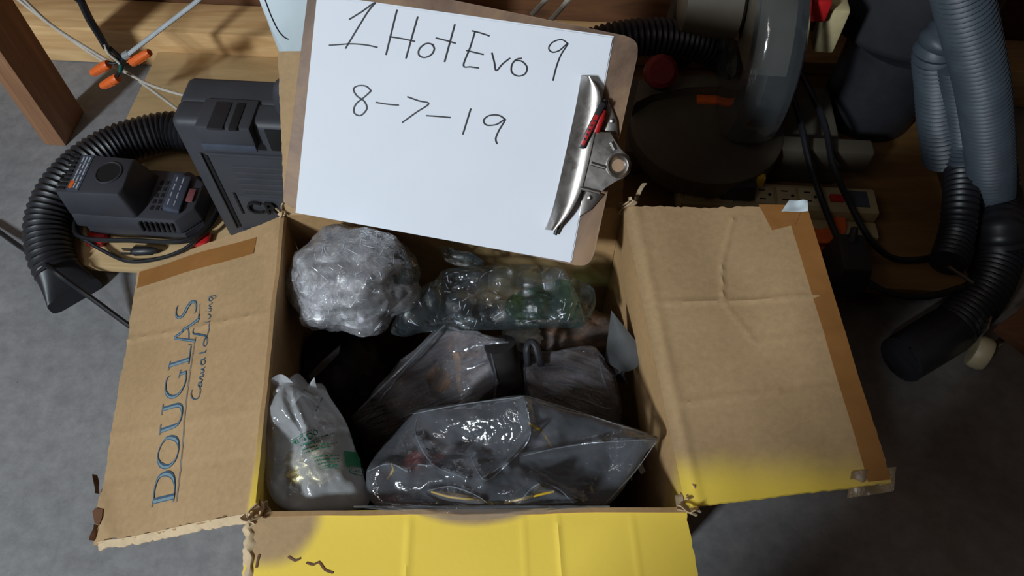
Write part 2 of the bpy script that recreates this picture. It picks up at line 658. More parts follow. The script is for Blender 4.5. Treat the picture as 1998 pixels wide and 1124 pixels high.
tm = MB()
tm.box(room(0.9, 0.045, 0.0435), (3.6, 0.09, 0.085), RM, 0.003)
sill = struct('trim_1', tm, 'timber', room(0.9, 0.0, 0))
bw = MB()
bw.box(room(0.9, 0.11, 0.9), (3.6, 0.03, 1.8), RM)
struct('wall_back', bw, 'dark_wood')
for k, a in enumerate((-0.42, 0.62, 1.95)):          # studs standing on the sill
    sm = MB()
    sm.box(room(a, 0.047, 0.9), (0.038, 0.088, 1.62), RM, 0.002)
    struct('trim_%d' % (k + 2), sm, 'dark_wood')

# bench post at the left
pb = P(158, 292, 0)
po = MB()
lean = V((0.0, 0.0, 0))
c0 = V((-0.845, 1.045, 0))
po.box(c0 + V((0, 0, 0.6)), (0.04, 0.09, 1.2), RM, 0.002)
solo('bench_post', po, 'post_wood', 'brown timber bench leg standing on the concrete left of the sill timber', 'post', c0)

# ================================================================== THE CARTON
H = 0.40
FL, FR, BR, BL = P(497, 998, H), P(1338, 990, H), P(1215, 405, H), P(555, 420, H)
AX = (FR - FL).normalized()
AY = V((-AX.y, AX.x, 0))
T = 0.004
boxc = (FL + FR + BL + BR) / 4
boxc.z = 0
carton = thing('cardboard_box', 'open brown cardboard carton full of plastic-wrapped parts with flaps folded out', 'box', boxc)
corners = {'f': (FL, FR), 'b': (BL, BR), 'l': (FL, BL), 'r': (FR, BR)}


def wall_panel(name, A, B, outward, bow, paint=None):
    mb = MB()
    n = V(outward)
    def fn(u, v):
        p = A.lerp(B, u)
        z = 0.006 + (H - 0.006) * v
        b = math.sin(math.pi * u) * math.sin(math.pi * min(1, v * 1.2)) * bow
        ripple = 0.0012 * nz(V((u * 7, v * 5, bow * 90)), 1)
        return V((p.x, p.y, z)) + n * (b + ripple)
    mb.sheet(fn, -n, T, 24, 16, paint)
    return part(name, mb, 'kraft_in', carton)


wall_panel('front_panel', FL, FR, -AY, 0.004)
wall_panel('back_panel', BL, BR, AY, 0.006)
wall_panel('left_panel', FL, BL, -AX, 0.006, lambda u, v: 0.75 * max(0, 1 - u * 2.2) * v)
wall_panel('right_panel', FR, BR, AX, 0.01, lambda u, v: 0.7 * max(0, 1 - u * 4) * v)
bt = MB()
bt.sheet(lambda u, v: (FL.lerp(FR, u)).lerp(BL.lerp(BR, u), v) * 1.0 + V((0, 0, -H + 0.006)), RZ, 0.005, 4, 4)
part('bottom_panel', bt, 'kraft_in', carton)


class Flap:
    def __init__(s, H0, H1, O0, O1, creases=(), amp=0.002, seed=0.0, rag=(0, 0, 0.0)):
        s.c = (H0, H1, O0, O1)
        s.n = (O0 - H0).cross(H1 - H0)
        s.n = (s.n + (O1 - H1).cross(O1 - O0)).normalized()
        if s.n.z < 0:
            s.n = -s.n
        s.creases, s.amp, s.seed, s.rag = creases, amp, seed, rag

    def base(s, u, v):
        H0, H1, O0, O1 = s.c
        return (H0.lerp(H1, v)).lerp(O0.lerp(O1, v), u)

    def h(s, u, v):
        p = V((u * 3, v * 4, s.seed))
        r = s.amp * noise.noise(p)
        hi = lo = 0.0
        for (u0, v0, u1, v1, a, wd) in s.creases:
            d = V((u1 - u0, v1 - v0))
            q = V((u - u0, v - v0))
            t_ = max(0, min(1, q.dot(d) / d.length_squared))
            e = (q - d * t_).length
            k = a * math.exp(-(e / wd) ** 2)
            hi, lo = max(hi, k), min(lo, k)
        return (r + hi + lo) * min(1, u * 12)

    def pt(s, u, v):
        du = dv = 0.0
        ru, r0, r1 = s.rag
        if u > 0.985 and ru:
            du = ru * noise.fractal(V((v * 30, s.seed, 0)), 1.0, 2.0, 4)
        if v < 0.02 and r0:
            dv = r0 * noise.fractal(V((u * 26, s.seed, 3)), 1.0, 2.0, 4)
        if v > 0.98 and r1:
            dv = r1 * noise.fractal(V((u * 26, s.seed, 7)), 1.0, 2.0, 4)
        return s.base(u + du, v + dv) + s.n * s.h(u, v)

    def uv(s, x, y):
        """sight line of a photo point met with the flap"""
        H0, H1, O0, O1 = s.c
        p = PP(x, y, (H0 + H1 + O0 + O1) / 4, s.n)
        u = v = 0.5
        for _ in range(25):
            e = p - s.base(u, v)
            du = O0.lerp(O1, v) - H0.lerp(H1, v)
            dv = (H1.lerp(O1, u) - H0.lerp(O0, u))
            a, b, c = du.dot(du), du.dot(dv), dv.dot(dv)
            x1, x2 = e.dot(du), e.dot(dv)
            det = a * c - b * b
            u += (x1 * c - x2 * b) / det
            v += (a * x2 - b * x1) / det
        return u, v

    def on(s, x, y, off=0.0006):
        u, v = s.uv(x, y)
        return s.base(u, v) + s.n * (s.h(max(0, min(1, u)), max(0, min(1, v))) + off)

    def make(s, name, label, paint=None, nu=64, nv=90, mat='kraft'):
        mb = MB()
        mb.sheet(s.pt, s.n, T, nu, nv, paint)
        return part(name, mb, mat, carton, label)

    def patch(s, mb, quad, nu=12, nv=12, off=0.0005, wr=0.0, thick=0.0002):
        """a strip stuck on the flap; quad in photo points"""
        q = [V(s.uv(*p)) for p in quad]
        def fn(a, b):
            uv = (q[0].lerp(q[1], a)).lerp(q[3].lerp(q[2], a), b)
            p = s.base(uv.x, uv.y)
            return p + s.n * (s.h(max(0, min(1, uv.x)), max(0, min(1, uv.y))) + off + wr * noise.noise(p * 90))
        mb.sheet(fn, s.n, thick, nu, nv)


def plane_elev(h0, h1, px0, px1, out, deg):
    """outer corners of a flap hinged on h0-h1 and raised by deg"""
    d = out * math.cos(math.radians(deg)) + RZ * math.sin(math.radians(deg))
    n = d.cross(h1 - h0).normalized()
    return PP(px0[0], px0[1], h0, n), PP(px1[0], px1[1], h0, n)


# left flap with the printed lettering
o0, o1 = plane_elev(FL, BL, (185, 1060), (268, 528), -AX, -28)
LFp = Flap(FL, BL, o0, o1, [(0, .62, 1, .70, 0.0014, .007), (0.0, .30, 1, .34, 0.0006, .014), (.05, .16, 1, .19, -0.0005, .010), (0, .84, 1, .88, 0.0004, .014), (.9, 0, 1, .12, 0.003, .05)],
           0.003, 1.3, (0.009, 0.012, 0.003))
left_flap = LFp.make('flap', 'left flap printed DOUGLAS Casual Living in blue', lambda u, v: max(0, 0.8 - u * 9) * max(0, 1 - v * 2.4))
# right flap
o0, o1 = plane_elev(FR, BR, (1740, 940), (1572, 402), AX, 9)
RFp = Flap(FR, BR, o0, o1, [(0, .285, .6, .31, 0.0014, .007), (.3, .30, 1, .33, -0.0008, .008), (0, .62, .92, .625, 0.0012, .006),
                            (.60, .95, .47, .76, 0.0020, .008), (.47, .76, .43, .62, 0.0020, .008), (.43, .62, .54, .47, 0.0010, .007), (.54, .47, 1, .49, 0.0006, .008), (.06, 0, .06, 1, 0.002, .03)],
           0.003, 5.1, (0.003, 0.002, 0.006))
right_flap = RFp.make('flap', 'right flap with brown tape along its outer edge', lambda u, v: max(0, 0.95 - v * 4.2) * (1.05 - 0.5 * u))
# front flap, sprayed yellow
fdir = (-AY * math.cos(math.radians(15)) - RZ * math.sin(math.radians(15)))
f_o0, f_o1 = FL + fdir * 0.17 - AX * 0.015, FR + fdir * 0.17 + AX * 0.018
FFp = Flap(FL, FR, f_o0, f_o1, [(0, .36, 1, .355, 0.0013, .006), (0, .62, 1, .625, 0.0007, .005), (0, .70, 1, .705, 0.0012, .005), (0, .87, 1, .875, 0.0007, .005)],
           0.0015, 9.4, (0, 0.006, 0.003))


def yellow_paint(u, v):
    k = 0.95
    k -= max(0, 1 - ((v - .05) / .13) ** 2 - ((u - .02) / .3) ** 2) * 1.1 if v < .3 else 0
    k -= 0.9 * max(0, 1 - ((v - .51) / .16) ** 2 - (u / .1) ** 2)
    k -= 0.7 * max(0, 1 - ((v - .05) / .10) ** 2 - ((u - .55) / .16) ** 2)
    return k


front_flap = FFp.make('flap', 'front flap sprayed bright yellow', yellow_paint, 48, 140)
# back flap standing up behind the clipboard
btl = PY(541, 100, 0.64)
bdir = btl - BL
BFp = Flap(BL, BR, BL + bdir, BR + bdir + V((0.0, 0, 0)), [(.1, .5, 1, .5, 0.002, .02)], 0.003, 3.3, (0.002, 0.002, 0.004))
back_flap = BFp.make('flap', 'back flap standing up behind the clipboard', None, 40, 60)


# lettering on the left flap
def strokes(mb, surf, lst, w, off=0.0007, sm=True):
    for s_ in lst:
        pts = [V((x, y, 0)) for x, y in s_]
        pts = spline(pts, 4.0) if (sm and len(pts) > 2) else [pts[0].lerp(pts[-1], k / 6) for k in range(7)] if len(pts) == 2 else pts
        ribbon(mb, [surf.on(p.x, p.y, off) for p in pts], w, surf.n)


def brush(mb, surf, pts, view, off=0.0007, k=1.0, wmin=0.0):
    """a pen stroke whose third value is its width; view = origin and enlargement it was measured in"""
    x0, y0, m = view
    q = spline([V((x0 + x / m, y0 + y / m, w_ / m)) for x, y, w_ in pts], 3.0) if len(pts) > 2 else [V((x0 + pts[0][0] / m, y0 + pts[0][1] / m, pts[0][2] / m)).lerp(V((x0 + pts[1][0] / m, y0 + pts[1][1] / m, pts[1][2] / m)), i / 5) for i in range(6)]
    ribbon(mb, [surf.on(p.x, p.y, off) for p in q], [max(wmin, p.z * 0.00054 * k) for p in q], surf.n)


VA, VB, VC = (280, 770, 4.883), (280, 560, 5.107), (340, 560, 4.68)
LETTERS = [
    (VA, [[(90, 1015, 52), (190, 992, 52), (290, 970, 52)], [(92, 990, 12), (100, 900, 16), (132, 800, 30), (182, 757, 44), (235, 755, 50), (278, 788, 40), (298, 870, 16), (292, 960, 12)]],
     [[(75, 1075, 9), (98, 960, 9)], [(285, 1025, 9), (298, 935, 9)]]),
    (VA, [[(165, 470, 12), (215, 415, 30), (270, 410, 46), (318, 435, 40), (335, 500, 16), (325, 570, 12), (290, 640, 24), (225, 685, 42), (160, 670, 42), (128, 610, 20), (135, 540, 12), (165, 470, 12)]], []),
    (VA, [[(190, 140, 46), (260, 122, 46), (330, 105, 44), (365, 118, 36), (376, 165, 22), (368, 225, 16), (345, 275, 26), (300, 303, 44), (230, 325, 48), (166, 344, 48)]],
     [[(175, 200, 9), (192, 95, 9)], [(152, 385, 9), (168, 285, 9)]]),
    (VB, [[(265, 885, 8), (236, 910, 12), (222, 980, 16), (227, 1050, 26), (260, 1092, 36), (310, 1098, 38), (370, 1058, 30), (414, 980, 18), (430, 900, 14), (425, 855, 12)], [(365, 870, 34), (396, 860, 34), (428, 850, 34)]],
     [[(356, 914, 9), (370, 826, 9)]]),
    (VB, [[(250, 782, 48), (350, 752, 48), (450, 720, 48)], [(450, 770, 14), (456, 680, 14), (464, 584, 12)]], [[(243, 832, 9), (258, 738, 9)], [(434, 574, 9), (470, 578, 9)]]),
    (VB, [[(295, 498, 34), (420, 408, 38), (545, 310, 38)], [(292, 506, 24), (400, 520, 28), (504, 534, 28)]], [[(440, 400, 10), (438, 525, 10)], [(508, 498, 9), (498, 562, 9)], [(544, 268, 9), (528, 352, 9)]]),
    (VB, [[(338, 195, 10), (322, 250, 16), (327, 293, 26), (360, 303, 34), (400, 260, 42), (440, 190, 42), (478, 147, 38), (512, 152, 28), (521, 195, 16), (510, 245, 10), (492, 262, 8)]], [[(322, 230, 9), (346, 186, 9)]]),
]
for view, thick, thin in LETTERS:
    mb = MB()
    for q in thick:
        brush(mb, LFp, q, view)
    for q in thin:
        brush(mb, LFp, q, view, 0.0009)
    lo_ = part('printed_letter', mb, 'blue_ink', left_flap)
    mb = MB()
    for q in thick:
        brush(mb, LFp, [(x + w_ * 0.10, y + w_ * 0.14, max(0.5, w_ - 12) * 0.62) for x, y, w_ in q], view, 0.0011)
    part('letter_inlay', mb, 'blue_ink_light', left_flap)
mb = MB()
brush(mb, LFp, [(315, 1030, 7), (345, 780, 7), (380, 450, 7), (425, 0, 7)], VA, 0.0009)
brush(mb, LFp, [(440, 1120, 7), (468, 850, 7), (502, 540, 7)], VB, 0.0009)
brush(mb, LFp, [(545, 300, 7), (550, 230, 7), (556, 165, 7)], VB, 0.0009)
part('underline', mb, 'blue_ink', left_flap, 'thin blue rule under the printed name')
SCRIPT = [
    [[(172, 945, 9), (164, 985, 12), (178, 1022, 12), (210, 1036, 12), (240, 1005, 11), (250, 945, 9), (240, 922, 8)]],
    [[(258, 880, 10), (236, 886, 11), (230, 905, 12), (246, 922, 12), (260, 908, 12), (258, 884, 10)], [(232, 880, 10), (258, 872, 11), (266, 856, 9)]],
    [[(266, 856, 9), (236, 836, 10), (250, 822, 12), (270, 826, 13), (274, 808, 12), (262, 800, 8)]],
    [[(246, 792, 11), (270, 788, 12), (276, 768, 12), (252, 756, 11)], [(252, 754, 11), (278, 748, 12), (282, 734, 9)]],
    [[(278, 670, 10), (252, 674, 12), (246, 700, 13), (264, 718, 13), (284, 700, 12), (280, 672, 10)], [(250, 668, 11), (280, 660, 12), (288, 644, 9)]],
    [[(228, 608, 16), (258, 604, 17), (284, 598, 15), (290, 578, 9)]],
    [[(176, 376, 9), (162, 396, 12), (164, 424, 16), (200, 428, 24), (244, 438, 24), (276, 446, 18), (298, 474, 11), (296, 520, 11), (278, 546, 11), (264, 528, 11), (268, 490, 12), (286, 458, 13), (302, 424, 11), (314, 380, 11), (318, 340, 9)]],
    [[(292, 322, 12), (314, 320, 12), (318, 306, 9)], [(268, 322, 14), (272, 318, 14)]],
    [[(300, 292, 10), (322, 280, 13), (324, 258, 12), (302, 246, 9)]],
    [[(304, 226, 11), (326, 222, 12), (332, 208, 9)], [(280, 224, 13), (284, 221, 13)]],
    [[(338, 204, 10), (310, 192, 12), (330, 184, 11), (312, 168, 12), (338, 154, 12), (342, 142, 9)]],
    [[(340, 96, 10), (318, 98, 11), (312, 118, 12), (330, 130, 12), (346, 116, 11), (342, 96, 10)], [(316, 88, 11), (350, 84, 11), (376, 84, 10), (374, 104, 10), (356, 108, 8)]],
]
for q in SCRIPT:
    mb = MB()
    for st_ in q:
        brush(mb, LFp, st_, VC, 0.0009, 0.8)
    part('script_letter', mb, 'blue_ink', left_flap)

# tape
mb = MB()
LFp.patch(mb, [(272, 530), (500, 462), (494, 494), (266, 562)], 24, 6, 0.0005, 0.0004)
part('tape', mb, 'tape', left_flap, 'strip of shiny brown packing tape')
mb = MB()
RFp.patch(mb, [(1532, 405), (1574, 403), (1737, 936), (1694, 940)], 4, 60, 0.0006, 0.0006)
part('tape', mb, 'tape', right_flap, 'long strip of brown packing tape')
mb = MB()
RFp.patch(mb, [(1480, 400), (1568, 402), (1552, 440), (1506, 452)], 8, 8, 0.0012, 0.0006)
part('tape', mb, 'tape', right_flap, 'short crossing piece of brown tape')
mb = MB()
e = RFp
def crumple(u, v):
    p = e.on(1660 + 88 * u, 922 + 44 * v - 10 * u, 0.0)
    return p + e.n * (0.002 + 0.006 * noise.noise(p * 70)) + V((0, 0, -0.008 * v))
mb.sheet(crumple, e.n, 0.0003, 14, 10)
part('tape', mb, 'clear_tape', right_flap, 'crumpled clear tape hanging off the corner')
mb = MB()
def crumple2(u, v):
    p = e.on(1538 + 36 * u, 398 + 22 * v, 0.0)
    return p + e.n * (0.006 + 0.004 * noise.noise(p * 90)) + AX * (-0.008 * v * (1 - u))
mb.sheet(crumple2, e.n, 0.0003, 8, 8)
part('tape', mb, 'white_plastic', right_flap, 'torn silvery tape end')


def shred(mb, c, size, seed, n=V((0, 0, 1)), cnt=5):
    for k in range(cnt):
        a = V((noise.random() - .5, noise.random() - .5, noise.random() - .5))
        p0 = V(c) + a * size
        d = V((noise.random() - .5, noise.random() - .5, (noise.random() - .5) * 1.2)).normalized()
        s_ = d.cross(V((noise.random() - .5, noise.random() - .5, noise.random()))).normalized()
        L, wd = size * (0.7 + noise.random()), size * 0.35 * (0.6 + noise.random())
        mb.sheet(lambda u, v: p0 + d * (u - .5) * L + s_ * ((v - .5) * wd) + d.cross(s_) * (0.25 * L * math.sin(u * 4 + seed) * (0.6 + v * .4)), d.cross(s_), 0.0012, 7, 4)


noise.seed_set(5)
for q, sz, nm in (((502, 1003), 0.016, 'left_front'), ((1345, 985), 0.016, ''), ((1222, 400), 0.014, ''), ((554, 414), 0.009, '')):
    mb = MB()
    shred(mb, P(q[0], q[1], H + 0.001), sz, 1.0, cnt=6)
    part('torn_corner', mb, 'kraft_edge', carton)
# peeled pale liner along the front edge of the left flap
mb = MB()
def peel(u, v):
    x = 195 + (500 - 195) * u
    y = 1058 - (1058 - 998) * u
    p = LFp.on(x, y, 0.0)
    return p - RZ * (0.006 * v + 0.004) + LFp.n * 0.004 - AY * (0.006 * v * (1 + 0.4 * noise.fractal(V((u * 23, 0, 0)), .6, 2, 5)))
mb.sheet(peel, LFp.n, 0.0012, 60, 4)
part('peeled_liner', mb, 'kraft_edge', left_flap, 'pale torn paper edge')
mb = MB()
def tear(x0, y0, x1, y1, wd):
    def fn(u, v):
        p = LFp.on(x0 + (x1 - x0) * u, y0 + (y1 - y0) * u, 0.002)
        return p + LFp.n * (0.003 * v) - AX * wd * (v - .3) * (1 + .6 * math.sin(u * 6))
    mb.sheet(fn, LFp.n, 0.001, 10, 3)
tear(192, 928, 200, 966, 0.0016)
part('torn_tab', mb, 'dark_wood', left_flap)
mb = MB()
tear(186, 1056, 198, 1026, 0.0016)
part('torn_tab', mb, 'dark_wood', left_flap)
mb = MB()
mb.prism([LFp.on(x, y, 0.0010) for x, y in ((188, 1000), (195, 993), (207, 996), (206, 1012), (200, 1026), (190, 1022))], LFp.n * 0.0003)
part('worn_spot', mb, 'dark_wood', left_flap)
# dark scuffs on the yellow flap
for q in ([(500, 1108), (503, 1092), (506, 1082)], [(597, 1098), (612, 1102), (622, 1097), (634, 1112), (650, 1118)], [(562, 1086), (576, 1094), (586, 1089)]):
    mb = MB()
    strokes(mb, FFp, [q], 0.0018)
    part('scuff_mark', mb, 'dark_wood', front_flap)
# curled side of the yellow flap
mb = MB()
def fcurl(u, v):
    p = FFp.on(497 - 4 * u, 1010 + 130 * u, 0)
    return p - AX * (0.010 * v) + RZ * (0.004 * math.sin(v * 3) - .004 * v) + V((0.004 * noise.noise(V((u * 9, v, 0))), 0, 0))
mb.sheet(fcurl, RZ, 0.0012, 30, 5)
part('torn_edge', mb, 'kraft_edge', front_flap, 'torn folded side edge')
mb = MB()
mb.sheet(lambda u, v: PY(1236 + 20 * u + 8 * v - 2, 398 - 40 * u, 0.545) + V((0, 0.004 * math.sin(u * 3), 0)), AY, 0.001, 8, 3)
part('torn_strip', mb, 'kraft_edge', carton)

# ================================================================== CLIPBOARD
S = 1.06
R3 = (V((0.985, -0.170, -0.044)).normalized(), V((0.152, 0.703, 0.694)).normalized())
E1 = R3[0]
E2 = (R3[1] - E1 * R3[1].dot(E1)).normalized()
EN = E1.cross(E2)
CB0 = CAM + (V((-0.217, 0.482, 0.443)) - CAM) * S


class Plane:
    def __init__(s, o, n):
        s.o, s.n = o, n

    def on(s, x, y, off=0.0):
        return PP(x, y, s.o + s.n * off, s.n)


CP = Plane(CB0, EN)
bc = [CP.on(*p) for p in ((549, 402), (1153, 524), (1251, 76), (606, -58))]
clip = thing('clipboard', 'brown hardboard clipboard with white handwritten sheet leaning on the back flap', 'clipboard', (bc[0] + bc[1]) / 2)


def rounded(poly, r, k=6):
    out = []
    n = len(poly)
    for i in range(n):
        a, b, c = poly[i - 1], poly[i], poly[(i + 1) % n]
        p, q = b + (a - b).normalized() * r, b + (c - b).normalized() * r
        for j in range(k + 1):
            t_ = j / k
            out.append(p * (1 - t_) ** 2 + b * (2 * t_ * (1 - t_)) + q * t_ ** 2)
    return out


mb = MB()
mb.prism([p - EN * 0.0042 for p in rounded(bc, 0.016)], EN * 0.0035, 0.0006)
part('board', mb, 'hardboard', clip)
pc = [CP.on(*p) for p in ((577, 415), (1113, 512), (1195, 74), (619, -8))]
for k, (off, dx) in enumerate(((0.0, 0.0), (0.0007, 0.0))):
    mb = MB()
    q = [p + E1 * (0.0012 if k == 0 else 0) + E2 * (0.0018 if k == 0 else 0) for p in pc]
    mb.sheet(lambda u, v: (q[0].lerp(q[1], u)).lerp(q[3].lerp(q[2], u), v) + EN * (off + 0.0006 * math.sin(3 * u + 2 * v) ** 2 * (v * .5) + (0.0025 * max(0, v - .9) * 10 * max(0, u - .5) if k else 0)), EN, 0.0002, 20, 16)
    sheet_o = part('paper_sheet', mb, 'paper', clip)


def zc(pts):
    return [(580 + x / 2.162, y / 2.162) for x, y in pts]


hand = [
    [(218, 82), (270, 50), (325, 12), (290, 60), (202, 205)], [(133, 191), (180, 188), (230, 185), (290, 190), (337, 200)],
    [(420, 40), (405, 100), (373, 232)], [(507, 70), (490, 130), (457, 247)], [(388, 155), (440, 163), (495, 175)],
    [(575, 190), (545, 183), (515, 205), (512, 232), (535, 243), (565, 230), (577, 205), (566, 186)],
    [(664, 102), (645, 170), (620, 262)], [(583, 160), (630, 172), (667, 183)],
    [(750, 130), (728, 200), (700, 276), (730, 282), (765, 287)], [(735, 130), (775, 140), (810, 152)], [(712, 213), (750, 222), (785, 230)],
    [(820, 222), (830, 262), (838, 298), (865, 270), (897, 245)],
    [(915, 256), (945, 258), (968, 283), (960, 312), (930, 321), (904, 305), (905, 272), (925, 250), (946, 246)],
    [(1142, 185), (1115, 167), (1078, 178), (1060, 203), (1075, 220), (1105, 213), (1142, 183), (1110, 235), (1090, 290), (1078, 341)],
    [(312, 386), (290, 364), (255, 362), (236, 376), (250, 404), (282, 428), (292, 460), (265, 488), (238, 474), (246, 440), (284, 408), (310, 384)],
    [(330, 432), (380, 440), (427, 444)], [(463, 408), (510, 425), (553, 438), (500, 475), (442, 517)], [(542, 488), (600, 492), (645, 496)],
    [(731, 458), (715, 510), (697, 568)],
    [(878, 506), (850, 487), (808, 488), (785, 508), (798, 528), (840, 525), (876, 504), (850, 550), (836, 585), (842, 608)],
]
groups = [hand[0:2], hand[2:5], hand[5:6], hand[6:8], hand[8:11], hand[11:12], hand[12:13], hand[13:14], hand[14:15], hand[15:16], hand[16:17], hand[17:18], hand[18:19], hand[19:20]]
for gr in groups:
    mb = MB()
    for s_ in gr:
        pts = spline([V((x, y, 0)) for x, y in zc(s_)], 3.0)
        ribbon(mb, [CP.on(p.x, p.y, 0.0016) for p in pts], 0.00135, EN)
    part('handwritten_letter', mb, 'black_ink', sheet_o)

# metal clip
clipper = None
def plate(pts, z, th, bevel=0.0008, mat='nickel', name='clip_plate', parent=None, label=None):
    mb = MB()
    poly = [CP.on(x, y, z) for x, y in pts]
    mb.prism(poly, EN * th, bevel)
    return part(name, mb, mat, parent or clip, label)


mb = MB()
jl = [(1134, 147), (1124, 205), (1108, 280), (1090, 360), (1076, 415), (1063, 448)]
jr = [(1152, 150), (1172, 190), (1160, 262), (1136, 365), (1112, 415), (1083, 450)]
jls = spline([V((x, y, 0)) for x, y in jl], 8)
jrs = spline([V((x, y, 0)) for x, y in jr], 8)
def jaw(u, v):
    a = jls[int(v * (len(jls) - 1))]
    b = jrs[int(v * (len(jrs) - 1))]
    q = a.lerp(b, u)
    return CP.on(q.x, q.y, 0.0030 + 0.0115 * math.sin(u * 1.7))
mb.sheet(jaw, EN, 0.0012, 12, 40)
jaw_o = part('clip_jaw', mb, 'nickel', clip, 'tarnished steel jaw of the clip')
lever = plate([(1150, 256), (1192, 258), (1199, 276), (1210, 292), (1226, 303), (1233, 320), (1229, 337), (1216, 348), (1198, 354), (1180, 366), (1171, 378), (1130, 367), (1138, 315)], 0.011, 0.0016, 0.0007, name='clip_lever', label='bright steel lever of the clip')
plate([(1187, 194), (1171, 252), (1206, 264), (1204, 236)], 0.002, 0.0014, name='clip_bracket')
plate([(1137, 368), (1129, 424), (1152, 410), (1178, 380)], 0.002, 0.0014, name='clip_bracket')
mb = MB()
rc = CP.on(1206, 323, 0.0128)
mb.lathe([(0.0125, -0.001), (0.0118, 0.0022), (0.010, 0.0034), (0.0082, 0.0026), (0.0062, 0.0004)], rc, EN, 32)
part('hanging_ring', mb, 'nickel', lever, 'polished raised hanging eyelet')
mb = MB()
mb.lathe([(0.0001, 0.0002), (0.0064, 0.0004)], rc, EN, 24)
part('eyelet_hole', mb, 'hardboard', lever)
for pts in ([(1153, 319), (1180, 327)], [(1193, 277), (1200, 292)], [(1131, 366), (1170, 376)]):
    mb = MB()
    mb.tube([CP.on(x, y, 0.0128) for x, y in pts], 0.0022, 10)
    part('pressed_rib', mb, 'nickel', lever)
for x, y in ((1195, 236), (1151, 386)):
    mb = MB()
    mb.lathe([(0.0026, 0), (0.0024, 0.001), (0.0012, 0.0016), (0.0001, 0.0017)], CP.on(x, y, 0.0034), EN, 14)
    part('rivet', mb, 'nickel', clip)

# pen held by the clip
p0, p1 = CP.on(1181, 194, 0.0085), CP.on(1083, 458, 0.0052)
pen = thing('pen', 'black pen with red grip pushed under the clipboard clip', 'pen', p1)
def pen_pt(t_):
    return p0.lerp(p1, t_)
mb = MB()
mb.tube([pen_pt(t_) for t_ in (0, .03, .06, .5, .9, .96, 1.0)], [0.002, 0.003, 0.0034, 0.0034, 0.0032, 0.0026, 0.002], 14)
part('barrel', mb, 'black_plastic', pen)
mb = MB()
mb.tube([CP.on(1177, 214, 0.012), CP.on(1171, 232, 0.0125), CP.on(1162, 258, 0.012)], [0.0032, 0.0042, 0.0038], 12)
part('grip', mb, 'red_plastic', pen, 'red grip strip')
cq0, cq1 = CP.on(1177, 200, 0.0165), CP.on(1133, 289, 0.0175)
cdr = (cq1 - cq0).normalized()
csd = EN.cross(cdr).normalized()
cmat = Matrix((cdr, csd, EN)).transposed()
mb = MB()
mb.box((cq0 + cq1) / 2, ((cq1 - cq0).length, 0.0062, 0.0034), cmat, 0.001)
pclip = part('pocket_clip', mb, 'black_plastic', pen)
mb = MB()
mb.box(cq0.lerp(cq1, 0.6) + EN * 0.0017, ((cq1 - cq0).length * 0.66, 0.0042, 0.001), cmat, 0.0003)
part('red_inlay', mb, 'red_plastic', pclip)
for k in range(5):
    mb = MB()
    mb.box(cq0.lerp(cq1, 0.40 + 0.1 * k) + EN * 0.0023, (0.0022, 0.0022, 0.0003), cmat)
    part('worn_print', mb, 'black_ink', pclip)

# ================================================================== LEFT BACKGROUND
# plywood board on cleats
PZ = 0.038
pl0 = P(110, 515, PZ)
def lb(a, b, z=0.0):
    return pl0 + RX * a + RY * b + RZ * z
ply = thing('plywood_board', 'square of bare plywood lying on the floor under the black tool case', 'board', lb(0.3, 0.24, -PZ))
mb = MB()
pd = (W0 - pl0).dot(RY) - 0.0012
mb.box(lb(0.31, pd / 2, -0.007), (0.62, pd, 0.014), RM, 0.0012)
part('panel', mb, 'ply', ply)
for a, b in ((0.175, 0.03), (0.53, 0.03), (0.09, 0.46), (0.53, 0.46)):
    mb = MB()
    mb.box(lb(a, b, -0.026), (0.05, 0.05, 0.0235), RM, 0.004)
    part('cleat', mb, 'ply', ply)

# black ribbed hose running off the plywood to a flat floor nozzle
hose = thing('vacuum_hose', 'black ribbed vacuum hose curving round the charger to a flat nozzle on the floor', 'hose', P(110, 510, 0))
hp = [P(420, 268, .078), P(340, 257, .078), P(285, 265, .08), P(225, 285, .083), P(165, 322, .086), P(115, 378, .082), P(93, 440, .068), P(100, 500, .052), P(114, 530, .042)]
mb = MB()
hc = ribbed(mb, hp, 0.0355, 0.0095, 0.0042, 22)
part('tube', mb, 'hose_black', hose)
mb = MB()
a0, a1 = hc[-1], V((P(157, 590, 0.02)))
d = (a1 - a0)
d.z = 0
d.normalize()
sd = V((-d.y, d.x, 0))
def nozzle(u, v):
    k = v ** 1.6
    c_ = a0.lerp(V((P(156, 588, 0)).to_tuple()) + RZ * 0.016, v)
    an = u * 2 * math.pi
    hw, hh = 0.034 + 0.008 * k, 0.034 * (1 - k) + 0.015 * k
    cx, cy = math.cos(an), math.sin(an)
    e_ = 1 - 0.6 * k
    cx, cy = math.copysign(abs(cx) ** e_, cx), math.copysign(abs(cy) ** e_, cy)
    return c_ + sd * cx * hw + RZ * cy * hh
rows = mb.grid(nozzle, 28, 12, closed_u=True)
mb.bm.faces.new(rows[-1])
part('floor_nozzle', mb, 'hose_black', hose, 'flattened shiny nozzle')

# black cord across the floor
mb = MB()
cp = [P(-25, 436, .012), P(50, 489, .022), P(92, 519, .074), P(120, 540, .072), P(150, 561, .055), P(190, 590, .036), P(262, 642, .008), P(330, 680, .004)]
mb.tube(spline(cp, 0.01), 0.0042, 10)
solo('power_cable', mb, 'black_wire', 'thin straight black cord crossing the hose nozzle on the floor', 'cable', P(60, 496, 0))

